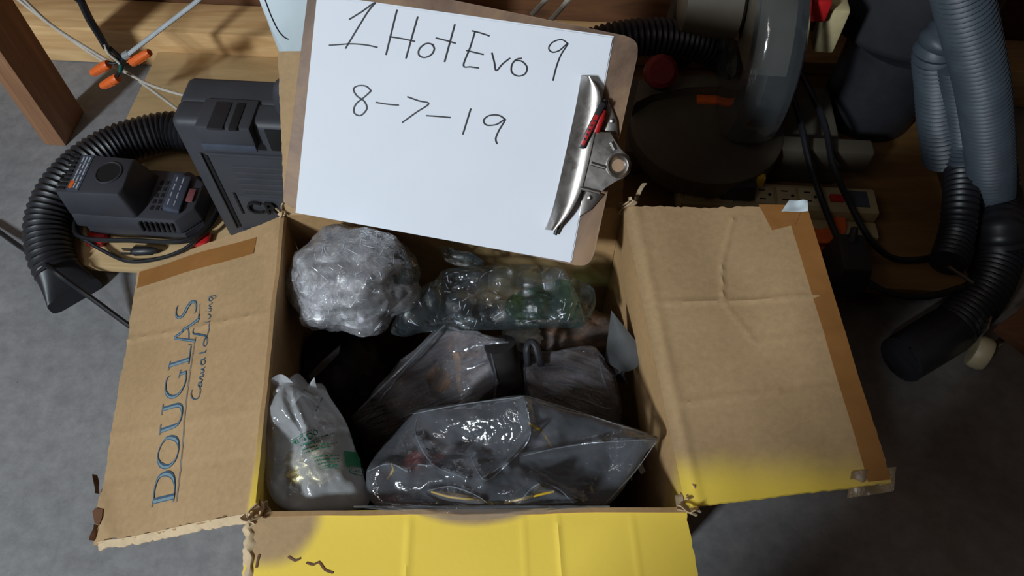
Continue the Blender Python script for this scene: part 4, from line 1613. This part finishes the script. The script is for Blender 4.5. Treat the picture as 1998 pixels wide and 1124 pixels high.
# wooden dolly corner with a caster
dl = thing('wooden_dolly', 'corner of a wooden dolly on a pale caster wheel', 'dolly', P(1940, 670, 0))
mb = MB()
dp = [P(1936, 646, .085), P(2010, 590, .085), P(2120, 640, .085), P(2030, 720, .085)]
mb.prism(dp, RZ * 0.018, 0.002)
part('deck', mb, 'dark_wood', dl)
mb = MB()
cq = P(1912, 688, 0.026)
caxis = V((0.86, -0.5, 0)).normalized()
mb.lathe([(0.0002, -0.010), (0.018, -0.012), (0.024, -0.011), (0.0262, -0.006), (0.0262, 0.006), (0.024, 0.011), (0.018, 0.012), (0.0002, 0.010)], cq, caxis, 26)
part('caster_wheel', mb, 'outlet', dl, 'pale round caster wheel')
for s_ in (-1, 1):
    mb = MB()
    mb.box(cq + caxis * 0.0155 * s_ + V((0.006, 0.012, 0.026)), (0.003, 0.026, 0.06), Matrix.Rotation(math.atan2(caxis.y, caxis.x), 3, 'Z'), 0.001)
    part('caster_fork', mb, 'nickel', dl)

# ================================================================== CONTENTS OF THE CARTON
def loop(pts):
    return [P(x, y, z) for x, y, z in pts]


# bubble-wrapped bundle
bu = thing('bubble_wrapped_bundle', 'round bundle in milky bubble wrap at the back left of the carton', 'package', P(690, 560, 0.33))
bc_ = P(687, 548, 0.372)
def blob(mb, c, rx, ry, rz, rot, amp, freq, seed, n=64, m=44, fine=0.0, ff=60):
    R = Matrix.Rotation(rot, 3, 'Z')
    def fn(u, v):
        a, b = u * 2 * math.pi, v * math.pi
        d = V((math.cos(a) * math.sin(b), math.sin(a) * math.sin(b), math.cos(b)))
        k = 1 + amp * noise.fractal(d * freq + V((seed, 0, 0)), 0.9, 2.0, 3)
        if fine:
            k += fine * abs(noise.fractal(d * ff / 10 + V((0, seed, 0)), 0.8, 2.0, 4))
        return c + R @ V((d.x * rx, d.y * ry, d.z * rz)) * k
    mb.grid(fn, n, m, closed_u=True)
    bmesh.ops.remove_doubles(mb.bm, verts=mb.bm.verts, dist=1e-5)
mb = MB()
blob(mb, bc_ + V((-0.004, 0, 0)), 0.058, 0.052, 0.044, 0.1, 0.16, 1.7, 2.2, fine=0.04, ff=34)
part('padded_core', mb, 'pale_core', bu)
mb = MB()
blob(mb, bc_, 0.066, 0.060, 0.050, 0.1, 0.17, 1.7, 2.2, 110, 80, 0.03, 46)
part('bubble_wrap', mb, 'film_bubble', bu)
mb = MB()
blob(mb, bc_ + V((0.036, 0.012, 0.0)), 0.034, 0.038, 0.034, 0.3, 0.1, 2.0, 7.7, 50, 36, 0.05, 40)
part('wrap_shoulder', mb, 'film_pillow', bu, 'loose clear end of the wrap')

# strip of air pillows
st = thing('air_pillow_strip', 'crinkled strip of greenish clear air pillows below the clipboard', 'air pillows', P(980, 580, 0.30))
pil = [(930, 548, 26, 20), (978, 545, 27, 24), (1036, 552, 24, 20), (1080, 545, 30, 22), (1100, 592, 26, 36), (1046, 596, 30, 22), (990, 606, 34, 22), (900, 592, 32, 26), (852, 588, 24, 20), (806, 612, 30, 30)]
outl = loop([(762, 640, .345), (800, 575, .36), (850, 545, .355), (868, 526, .35), (930, 520, .35), (1000, 516, .35), (1060, 518, .35), (1098, 524, .35), (1120, 560, .35), (1141, 628, .345), (1120, 632, .345), (1060, 630, .345), (1000, 636, .345), (930, 628, .345), (880, 615, .345), (840, 632, .345), (800, 650, .34), (775, 655, .34)])
def pillow_bumps(pxs):
    out = []
    for x, y, rx, ry in pxs:
        c_ = P(x, y, 0.35)
        out.append((c_, rx / 1500 * (c_ - CAM).length, ry / 1500 * (c_ - CAM).length))
    return out
def bumpy_sheet(mb, outline, bumps, hgt, wr, seed, n=170, m=40, under=-0.012):
    lp = spline(outline, 0.003, True)
    L = sum((a - b).length for a, b in zip(lp, lp[1:] + lp[:1]))
    per = even(lp + [lp[0]], L / n)[:n]
    k = len(per)
    c0_ = per[0].lerp(per[k // 2], .5)
    # spine between the two ends so that the fan follows a long shape
    xs = sorted(per, key=lambda p: p.x)
    a_, b_ = xs[0].lerp(xs[-1], .12), xs[0].lerp(xs[-1], .9)
    for sgn in (1, -1):
        rows = []
        for j in range(m + 1):
            r = 1 - j / m
            row = []
            for i in range(k):
                t_ = max(0, min(1, (per[i] - a_).dot(b_ - a_) / (b_ - a_).length_squared))
                s0 = a_.lerp(b_, t_)
                p = s0.lerp(per[i], r)
                h_ = 0.0
                if sgn > 0:
                    for c_, rx, ry in bumps:
                        e_ = ((p.x - c_.x) / rx) ** 2 + ((p.y - c_.y) / (ry * 1.2)) ** 2
                        if e_ < 1:
                            h_ = max(h_, hgt * (1 - e_) ** 0.5)
                    h_ += wr * abs(noise.fractal(p * 60 + V((seed, 0, 0)), .8, 2, 4)) * (1.4 if h_ < .002 else .35)
                else:
                    h_ = under * (1 - r ** 3)
                row.append(mb.bm.verts.new(p + RZ * h_ * min(1, (1 - r) * 9)))
            rows.append(row)
        for j in range(m):
            for i in range(k):
                mb.bm.faces.new((rows[j][i], rows[j][(i + 1) % k], rows[j + 1][(i + 1) % k], rows[j + 1][i]))
    bmesh.ops.remove_doubles(mb.bm, verts=mb.bm.verts, dist=1e-6)
mb = MB()
bumpy_sheet(mb, outl, pillow_bumps(pil), 0.014, 0.006, 3.0)
part('film', mb, 'film_pillow', st)
green = mat_film('green_film', (0.62, 0.86, 0.68), 0.05, 0.05, 0.12, 40, 0.5, gloss=.7, hazecol=(110, 160, 128))
mb = MB()
bumpy_sheet(mb, loop([(1000, 575, .345), (1060, 555, .345), (1100, 545, .345), (1118, 570, .345), (1130, 618, .342), (1060, 622, .342), (1000, 622, .342), (985, 600, .342)]), [], 0.0, 0.004, 5.0, 90, 14)
part('green_patch', mb, green, st, 'green tinted area')
mb = MB()
bumpy_sheet(mb, loop([(862, 480, .352), (895, 492, .352), (925, 500, .352), (945, 512, .35), (905, 520, .35), (868, 508, .35)]), pillow_bumps([(905, 504, 26, 9)]), 0.008, 0.008, 8.0, 90, 14)
part('film_tail', mb, 'film_pillow', st, 'curled end of clear film')
mb = MB()
bumpy_sheet(mb, loop([(1090, 540, .335), (1150, 556, .335), (1162, 590, .33), (1150, 622, .325), (1128, 640, .32), (1090, 600, .33)]), [], 0.0, 0.006, 18.0, 90, 14)
part('film_tail', mb, 'film_pillow', st)


def wrapped_block(name, label, top, depth, core, mats, film_off=0.004, drop_pts=None, wr=0.003, seed=0.0):
    """an iron part under stretch film: faceted core, film drawn tight over it"""
    tp = loop(top)
    c_ = sum(tp, V((0, 0, 0))) / len(tp)
    t_ = thing(name, label, 'package', c_ - RZ * depth)
    mb = MB()
    bot = [c_ + (p - c_) * 1.04 for p in tp]
    for p in bot:
        p.z = c_.z - depth
    a = [mb.bm.verts.new(p) for p in tp]
    b = [mb.bm.verts.new(p) for p in bot]
    n = len(a)
    mb.bm.faces.new(a)
    mb.bm.faces.new(b[::-1])
    for i in range(n):
        mb.bm.faces.new((a[i], a[(i + 1) % n], b[(i + 1) % n], b[i]))
    bmesh.ops.bevel(mb.bm, geom=list(mb.bm.edges), offset=0.007, segments=3, profile=0.5, affect='EDGES')
    bmesh.ops.triangulate(mb.bm, faces=[f_ for f_ in mb.bm.faces if len(f_.verts) > 4])
    bmesh.ops.subdivide_edges(mb.bm, edges=[e_ for e_ in mb.bm.edges if e_.calc_length() > 0.008], cuts=3, use_grid_fill=True)
    for v in mb.bm.verts:
        v.co += (v.co - c_).normalized() * 0.004 * noise.fractal(v.co * 40 + V((seed, 0, 0)), .8, 2, 3)
    src = [v.co.copy() for v in mb.bm.verts]
    fs = [[v.index for v in f_.verts] for f_ in (mb.bm.faces.ensure_lookup_table() or mb.bm.verts.index_update() or mb.bm.faces)]
    part('iron_part', mb, mats, t_)
    mb = MB()
    vv = []
    for p in src:
        d_ = (p - c_)
        q = p + d_.normalized() * (film_off + wr * noise.fractal(p * 34 + V((0, seed, 0)), .8, 2, 3)) + RZ * film_off * .6
        vv.append(mb.bm.verts.new(q))
    for f_ in fs:
        try:
            mb.bm.faces.new([vv[i] for i in f_])
        except ValueError:
            pass
    part('stretch_film', mb, 'film_stretch' if seed < 3 else 'film_stretch_two', t_)
    return t_


wb = wrapped_block('wrapped_iron_part', 'large dark iron part in streaky stretch film at the middle of the carton',
                   [(690, 812, .285), (760, 735, .32), (866, 632, .33), (930, 652, .335), (985, 668, .335), (1000, 700, .325), (990, 745, .30), (900, 800, .275), (790, 866, .25), (735, 850, .26)], 0.12, 'rust', 'rust', seed=1.0)
mb = MB()
mb.tube([P(975, 672, .335) , P(996, 745, .29)], [0.017, 0.015], 20)
part('pipe_stub', mb, 'dark_iron', wb, 'rounded dark end')
# pale fold of film along its upper edge
for pts, r_ in (([(700, 800, .30), (780, 722, .333), (868, 634, .343)], .0012), ([(935, 672, .343), (992, 668, .343)], .0009), ([(958, 690, .340), (968, 740, .31), (964, 780, .285)], .001)):
    mb = MB()
    mb.tube(spline(loop(pts), .005), r_, 6, flat=.5)
    part('film_fold', mb, 'film_bag', wb, 'pale gathered fold of film')

wb2 = wrapped_block('wrapped_iron_part', 'squarer rusty part in stretch film with a black lifting loop',
                    [(1028, 706, .315), (1060, 688, .32), (1160, 682, .32), (1180, 700, .315), (1192, 730, .30), (1215, 815, .27), (1200, 860, .255), (1035, 830, .265)], 0.13, 'rust', 'rust', seed=6.0)
mb = MB()
lp = [P(1030, 712, .318), P(1028, 680, .335), P(1034, 668, .338), P(1044, 672, .338), P(1050, 690, .332), P(1056, 712, .32)]
mb.tube(spline(lp, .003), 0.0042, 10)
part('lifting_loop', mb, 'black_plastic', wb2, 'black loop')

# brown wrapped lump behind it, under the air pillows
mb = MB()
blob(mb, P(1100, 650, .27), 0.06, 0.035, 0.035, 0.0, 0.15, 2.0, 4.1, 40, 28, 0.06, 40)
solo('brown_wrapped_lump', mb, 'rust', 'dull brown lump behind the black lifting loop', 'package', P(1100, 650, .235))
mb = MB()
blob(mb, P(1030, 655, .275), 0.03, 0.028, 0.028, 0.4, 0.18, 2.4, 9.1, 40, 28, 0.08, 40)
solo('crumpled_packing', mb, 'pale_core', 'pale crumpled packing between the two wrapped iron parts', 'packing', P(1030, 655, .245))

# dark parts deep in the carton
mb = MB()
blob(mb, P(664, 738, .235), 0.052, 0.06, 0.056, 0.2, 0.14, 1.8, 14.2, 40, 28, 0.05, 30)
solo('dark_iron_casting', mb, 'dark_iron', 'dark rounded iron casting deep in the left side of the carton', 'casting', P(640, 740, .15))
mb = MB()
tb_ = [P(600, 735, .30), P(632, 700, .32), P(666, 672, .33), P(662, 690, .325), P(630, 722, .31), P(608, 742, .30)]
mb.sheet(lambda u, v: spline(tb_[:3], .002)[int(u * (len(spline(tb_[:3], .002)) - 1))].lerp(spline(tb_[5:2:-1], .002)[int(u * (len(spline(tb_[5:2:-1], .002)) - 1))], v) + RZ * 0.004 * math.sin(3 * v), RZ, 0.0006, 14, 4)
solo('film_scrap', mb, 'film_bag', 'narrow scrap of cloudy film standing beside the small printed bag', 'film scrap', P(632, 710, .30))

# foam sheet at the right wall
mb = MB()
fo = [P(1192, 612, .335), P(1258, 688, .335), P(1246, 712, .32), P(1208, 728, .30), P(1182, 706, .30)]
def foam(u, v):
    # triangle-like leaf, curling at its lower right
    a = P(1193, 606, .345).lerp(P(1180, 704, .300), v)
    b = P(1194, 607, .345).lerp(P(1262, 700, .325), v)
    c_ = a.lerp(b, u)
    c_ += V((0, -0.02, -0.004)) * math.sin(u * math.pi) * v * 0.9
    c_ += RZ * 0.012 * math.sin(u * 2.6) * v
    return c_
mb.sheet(foam, V((0, -.6, .8)), 0.0016, 26, 26)
fm = solo('foam_sheet', mb, 'foam', 'grey foam sheet curling against the right side inside the carton', 'foam sheet', P(1210, 720, .28))
mb = MB()
def foam2(u, v):
    p = P(1262, 690, .325).lerp(P(1212, 730, .30), u)
    return p + RZ * (-0.05 * v) + V((-0.014 * math.sin(v * 3) - .012 * v, -0.012 * v + 0.012 * math.sin(u * 3), 0))
mb.sheet(foam2, AX, 0.0016, 20, 16)
o_ = finish('curled_edge', mb, 'foam', OFF[fm.name], fm)

# small printed bag at the front left
sb = thing('printed_poly_bag', 'small frosted bag with green print and gold foil inside, front left', 'bag', P(610, 900, .350))
SBT = [(520, 800, .377), (545, 762, .390), (560, 742, .385), (583, 728, .375), (600, 748, .370), (628, 748, .360), (640, 770, .360), (672, 820, .360), (690, 870, .360), (708, 930, .365), (718, 985, .360), (640, 1000, .360), (560, 996, .365), (524, 960, .370), (515, 890, .375)]
mb = MB()
inside_pillow(mb, loop(SBT), V((0, -.35, 1)), 0.030, 0.05, 130, 30, 0.005, 26, 2.6, 4.0,
              [(P(572, 760, .410), P(592, 850, .420), 0.012, 0.005), (P(592, 850, .420), P(560, 900, .415), 0.010, 0.006), (P(560, 900, .410), P(540, 985, .400), -0.010, 0.012), (P(545, 860, .410), P(540, 930, .410), -0.014, 0.016)])
part('bag', mb, 'film_frost', sb)
mb = MB()
def knot(u, v):
    a = P(533, 762, .392).lerp(P(620, 768, .388), u)
    return a + (P(560, 735, .435) - P(570, 790, .422)) * (0.5 - v) * (0.8 + .5 * math.sin(u * 7)) + RZ * 0.010 * noise.noise(a * 60 + V((0, v * 3, 0)))
mb.sheet(knot, RZ, 0.0004, 24, 10)
part('gathered_top', mb, 'film_frost', sb, 'crumpled gathered neck')
mb = MB()
blob(mb, P(610, 918, .369), 0.022, 0.016, 0.011, 0.3, 0.3, 2.4, 3.3, 30, 20, 0.2, 60)
part('foil_item', mb, 'brass_foil', sb, 'crumpled gold foil')
mb = MB()
blob(mb, P(606, 888, .370), 0.022, 0.008, 0.010, 0.35, 0.3, 2.4, 8.3, 24, 16, 0.2, 60)
part('foil_item', mb, 'brass_foil', sb)


class BagPlane:
    def __init__(s, p, n):
        s.p, s.n = V(p), V(n).normalized()

    def on(s, x, y, off=0.0):
        return PP(x, y, s.p + s.n * off, s.n)



class MeshSurf:
    """points of the photo met with a finished mesh"""
    def __init__(s, ob):
        from mathutils.bvhtree import BVHTree
        off = OFF[ob.name]
        me = ob.data
        s.t = BVHTree.FromPolygons([v.co + off for v in me.vertices], [list(p.vertices) for p in me.polygons])

    def on(s, x, y, off=0.0):
        d = ray(x, y).normalized()
        h = s.t.ray_cast(CAM, d)
        if h[0] is None:
            return None
        n = h[1] if h[1].dot(d) < 0 else -h[1]
        return h[0] + n * off


def film_strokes(mb, surf, lst, w, off=0.0012):
    for s_ in lst:
        pts = [V((x, y, 0)) for x, y in s_]
        pts = spline(pts, 2.5) if len(pts) > 2 else [pts[0].lerp(pts[1], k / 8) for k in range(9)]
        q = [surf.on(p.x, p.y, off) for p in pts]
        q = [p for p in q if p is not None]
        if len(q) > 1:
            ribbon(mb, q, w, (CAM - q[0]).normalized())


bagm = [o for o in sb.children if o.name.startswith('bag')][0]
bs = MeshSurf(bagm)
def zb(pts):                                           # from the enlarged view of the small bag
    return [(500 + x * 0.267, 700 + y * 0.267) for x, y in pts]
lines = [zb([(265, 600), (330, 560), (430, 520)]), zb([(262, 625), (300, 610), (335, 600)]), zb([(350, 620), (450, 580), (565, 550)]),
         zb([(330, 640), (400, 612), (470, 598)]), zb([(340, 665), (420, 640), (585, 620)]), zb([(350, 685), (450, 660), (550, 645)]),
         zb([(420, 735), (480, 715), (600, 712)]), zb([(430, 752), (500, 738), (600, 735)]), zb([(450, 772), (520, 760), (600, 757)]),
         zb([(490, 790), (540, 782), (598, 784)]), zb([(495, 805), (545, 800), (596, 806)]), zb([(430, 390), (460, 330), (480, 290)])]
for l_ in lines:
    mb = MB()
    # broken into short dashes like words too small to read
    pts = spline([V((x, y, 0)) for x, y in l_], 1.2)
    k = 0
    while k < len(pts) - 3:
        L = random.choice((3, 4, 6, 8))
        film_strokes(mb, bs, [[(p.x, p.y) for p in pts[k:k + L]]], 0.0013)
        k += L + 1
    o_ = part('print_line', mb, 'green_ink', sb)
    o_['kind'] = 'stuff'
for cx, cy in ((345, 585), (385, 565), (425, 545), (300, 610)):   # row of recycling rings
    mb = MB()
    film_strokes(mb, bs, [zb([(cx + 16 * math.cos(t_), cy + 16 * math.sin(t_)) for t_ in [q * .7 for q in range(10)]])], 0.0014)
    part('printed_ring', mb, 'green_ink', sb)
mb = MB()
def blk(u, v):
    x, y = 632 + 108 * u + 18 * v, 680 + 12 * u + 108 * v
    q = bs.on(500 + x * .267, 700 + y * .267, 0.0016)
    return q if q is not None else P(500 + x * .267, 700 + y * .267, .36)
mb.grid(blk, 10, 8)
gb_ = part('green_label', mb, 'green_block', sb, 'solid green printed block')
mb = MB()
film_strokes(mb, bs, [zb([(672, 790), (688, 838), (785, 858), (768, 800)])], 0.001)
part('label_outline', mb, 'green_ink', sb)
a_, b_, c_ = bs.on(500 + 682 * .267, 700 + 832 * .267, .002), bs.on(500 + 772 * .267, 700 + 848 * .267, .002), bs.on(500 + 676 * .267, 700 + 806 * .267, .002)
if a_ and b_ and c_:
    ex = (b_ - a_)
    for k, chx in enumerate('PLASTIC'):
        mb = MB()
        text_bm(mb, chx, a_ + ex * (k / 7.2), ex, (c_ - a_), ex.length / 5.2, 0.0004)
        part('printed_letter', mb, 'green_ink', sb)

# large clear bag across the front
lbg = thing('clear_poly_bag', 'large clear plastic bag of dark parts along the front of the carton', 'bag', P(980, 920, .29))
LBT = [(714, 928, .375), (735, 885, .36), (768, 848, .355), (806, 806, .362), (832, 795, .37), (930, 784, .385), (1022, 771, .405), (1100, 797, .395), (1200, 824, .388), (1262, 844, .39), (1287, 857, .393),
       (1262, 884, .38), (1240, 920, .37), (1182, 986, .37), (1080, 990, .385), (960, 992, .39), (850, 990, .385), (735, 988, .37)]
RG = [((1022, 771), (1034, 850), 0.012, 0.004), ((1034, 850), (990, 905), 0.010, 0.004), ((990, 905), (945, 936), 0.008, 0.005), ((1000, 893), (1170, 862), 0.007, 0.0035), ((1170, 862), (1285, 857), 0.006, 0.005),
      ((815, 850), (850, 905), 0.010, 0.004), ((850, 905), (912, 930), 0.008, 0.004), ((722, 916), (760, 904), 0.010, 0.005), ((760, 904), (800, 918), 0.008, 0.004), ((800, 918), (850, 908), 0.007, 0.004),
      ((840, 958), (940, 985), 0.010, 0.005), ((1010, 985), (1050, 945), 0.012, 0.005), ((1050, 945), (1120, 975), 0.009, 0.005), ((945, 936), (925, 880), 0.006, 0.006), ((900, 880), (960, 860), -0.012, 0.022), ((1110, 900), (1180, 920), -0.012, 0.03), ((760, 950), (830, 960), -0.01, 0.016)]
mb = MB()
inside_pillow(mb, loop(LBT), V((0, -.3, 1)), 0.020, 0.055, 190, 46, 0.005, 22, 5.5, 5.0,
              [(P(a[0], a[1], .39), P(b[0], b[1], .39), am, wd) for a, b, am, wd in RG])
big = part('bag', mb, 'film_bag', lbg)
mb = MB()
def lip(u, v):
    x = 690 + 500 * u
    dy = 24 * math.sin(math.pi * u) ** 1.5 * (0.8 + .3 * math.sin(u * 5))
    q = P(x, 986 + (4 + dy) * v, .4065 + .002 * v * 0)
    q.z = 0.4055 + 0.002 * noise.noise(V((u * 14, v * 3, 0)))
    return q
mb.grid(lip, 60, 8)
part('bag_lip', mb, 'film_bag', lbg, 'edge of the bag lapping over the carton rim')
for c_, rr, rot, mat_, nm in ((P(830, 905, .335), (0.024, 0.014, 0.016), 0.2, plain('dull_red_part', (110, 44, 40), 0.5), 'red_part'), (P(920, 930, .325), (0.05, 0.03, 0.028), 0.1, 'dark_iron', 'iron_part'),
                              (P(1080, 890, .325), (0.06, 0.045, 0.03), -0.1, 'dark_iron', 'iron_part'), (P(900, 850, .335), (0.045, 0.028, 0.024), 0.1, 'dark_iron', 'iron_part')):
    mb = MB()
    blob(mb, c_, rr[0], rr[1], rr[2], rot, 0.18, 2.0, c_.x * 50, 36, 24, 0.06, 30)
    part(nm, mb, mat_, lbg)
bgs = MeshSurf(big)
for pts in ([(838, 957), (880, 966), (935, 978), (962, 990)], [(862, 956), (900, 962), (940, 972)], [(985, 986), (1030, 976), (1080, 962)], [(1038, 826), (1058, 842), (1076, 868)], [(766, 906), (764, 920), (756, 936)]):
    mb = MB()
    pp = [bgs.on(x, y, -0.0025) or P(x, y, .38) for x, y in pts]
    mb.tube(spline(pp, .003), 0.0011, 6)
    part('yellow_edge', mb, 'yellow', lbg, 'thin yellow edge of a part inside')
mb = MB()
shred(mb, P(1238, 912, .33), 0.012, 2.0, cnt=3)
sl = solo('film_scrap', mb, 'film_frost', 'tiny torn scrap of film beside the right end of the large clear bag', 'film scrap', P(1238, 912, .32))

# dark filling under everything
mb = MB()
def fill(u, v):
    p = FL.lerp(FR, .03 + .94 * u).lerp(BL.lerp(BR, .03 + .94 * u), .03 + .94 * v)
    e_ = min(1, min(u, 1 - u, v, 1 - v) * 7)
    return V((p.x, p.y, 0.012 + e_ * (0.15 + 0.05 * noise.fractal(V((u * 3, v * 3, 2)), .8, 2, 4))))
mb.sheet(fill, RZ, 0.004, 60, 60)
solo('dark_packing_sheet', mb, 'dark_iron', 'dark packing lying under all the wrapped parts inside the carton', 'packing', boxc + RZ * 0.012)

# dark side seam printed along the white sack
sks = MeshSurf([o for o in sk.children if o.name.startswith('skin')][0])
mb = MB()
film_strokes(mb, sks, [[(514, -12), (521, 8), (531, 34), (543, 58), (554, 71), (563, 76)]], 0.0016, 0.001)
part('seam', mb, 'black_ink', sk, 'thin dark seam')
# bright creases where the stretch film is drawn tight
for blk_, lst in ((wb, [[(712, 818), (790, 722), (872, 636)], [(870, 690), (930, 676), (990, 668)], [(800, 800), (880, 770), (960, 745)], [(760, 822), (850, 790), (930, 772)], [(880, 730), (940, 712), (985, 700)], [(930, 660), (958, 700), (964, 760)]]),
                  (wb2, [[(1034, 722), (1100, 716), (1170, 734)], [(1040, 770), (1110, 772), (1195, 800)], [(1060, 745), (1120, 752), (1180, 770)], [(1165, 690), (1178, 740), (1200, 800)]])):
    fsf = MeshSurf([o for o in blk_.children if o.name.startswith('stretch_film')][0])
    for l_ in lst:
        pts = spline([V((x, y, 0)) for x, y in l_], 4)
        q = [fsf.on(p.x + 3 * noise.noise(p * .03), p.y + 4 * noise.noise(p * .05), 0.0002) for p in pts]
        q = [p for p in q if p is not None]
        if len(q) > 3:
            mb = MB()
            mb.tube(q, [0.0003 + 0.0009 * math.sin(math.pi * k / (len(q) - 1)) for k in range(len(q))], 6)
            part('film_crease', mb, 'film_bag', blk_)

# crisp little creases in the bubble wrap and the air pillows
t = NT('crease_shine')
t.principled(lin((206, 210, 218)), 0.12, 0.0, None, 0.9)  # pale colour stands in for glints on the creases
M['crease'] = t.m


def creases(par, ob, cnt, box, Lr, r_, seed, sag=0.4):
    rnd = random.Random(seed)
    sf = MeshSurf(ob)
    mb = MB()
    for _ in range(cnt):
        x, y = rnd.uniform(box[0], box[2]), rnd.uniform(box[1], box[3])
        an, L = rnd.uniform(0, 6.28), rnd.uniform(*Lr)
        bend = rnd.uniform(-sag, sag)
        q = []
        for k in range(7):
            t_ = k / 6 - .5
            px_, py_ = x + math.cos(an + bend * t_ * 3) * L * t_, y + math.sin(an + bend * t_ * 3) * L * t_
            h = sf.on(px_, py_, 0.0001)
            if h is not None:
                q.append(h)
        if len(q) > 4 and max((a - b).length for a, b in zip(q, q[1:])) < 0.012:
            mb.tube(q, [r_ * (0.25 + math.sin(math.pi * (k + .5) / len(q))) for k in range(len(q))], 5)
    o_ = part('film_creases', mb, 'crease', par)
    o_['kind'] = 'stuff'


def child(par, nm):
    return [o for o in par.children if o.name.startswith(nm)][0]


creases(bu, child(bu, 'bubble_wrap'), 90, (570, 450, 815, 650), (5, 26), 0.0003, 3, 0.15)
creases(st, child(st, 'film'), 48, (790, 520, 1135, 640), (4, 18), 0.00028, 4, 0.1)
# folded edges of the large bag, seen as pale lines
for l_ in ([(815, 812), (812, 850), (845, 905), (905, 932)], [(1022, 775), (1034, 850), (990, 905), (946, 936), (918, 890)], [(1000, 894), (1080, 876), (1170, 863), (1280, 858)],
           [(718, 920), (760, 905), (798, 920), (806, 908), (850, 909)], [(835, 958), (880, 950), (930, 968), (960, 988)], [(1010, 984), (1048, 946), (1085, 952), (1122, 984)], [(806, 808), (900, 790), (1022, 774)], [(1030, 774), (1140, 808), (1262, 848)],
           [(735, 980), (860, 989), (960, 991), (1090, 985)], [(1182, 982), (1240, 918), (1280, 862)]):
    pts = spline([V((x, y, 0)) for x, y in l_], 4)
    q = [bgs.on(p.x, p.y, 0.0002) for p in pts]
    q = [p for p in q if p is not None]
    if len(q) > 4:
        mb = MB()
        mb.tube(q, [0.0002 + 0.00042 * math.sin(math.pi * (k + .5) / len(q)) for k in range(len(q))], 6)
        part('fold_line', mb, 'film_fold', lbg)
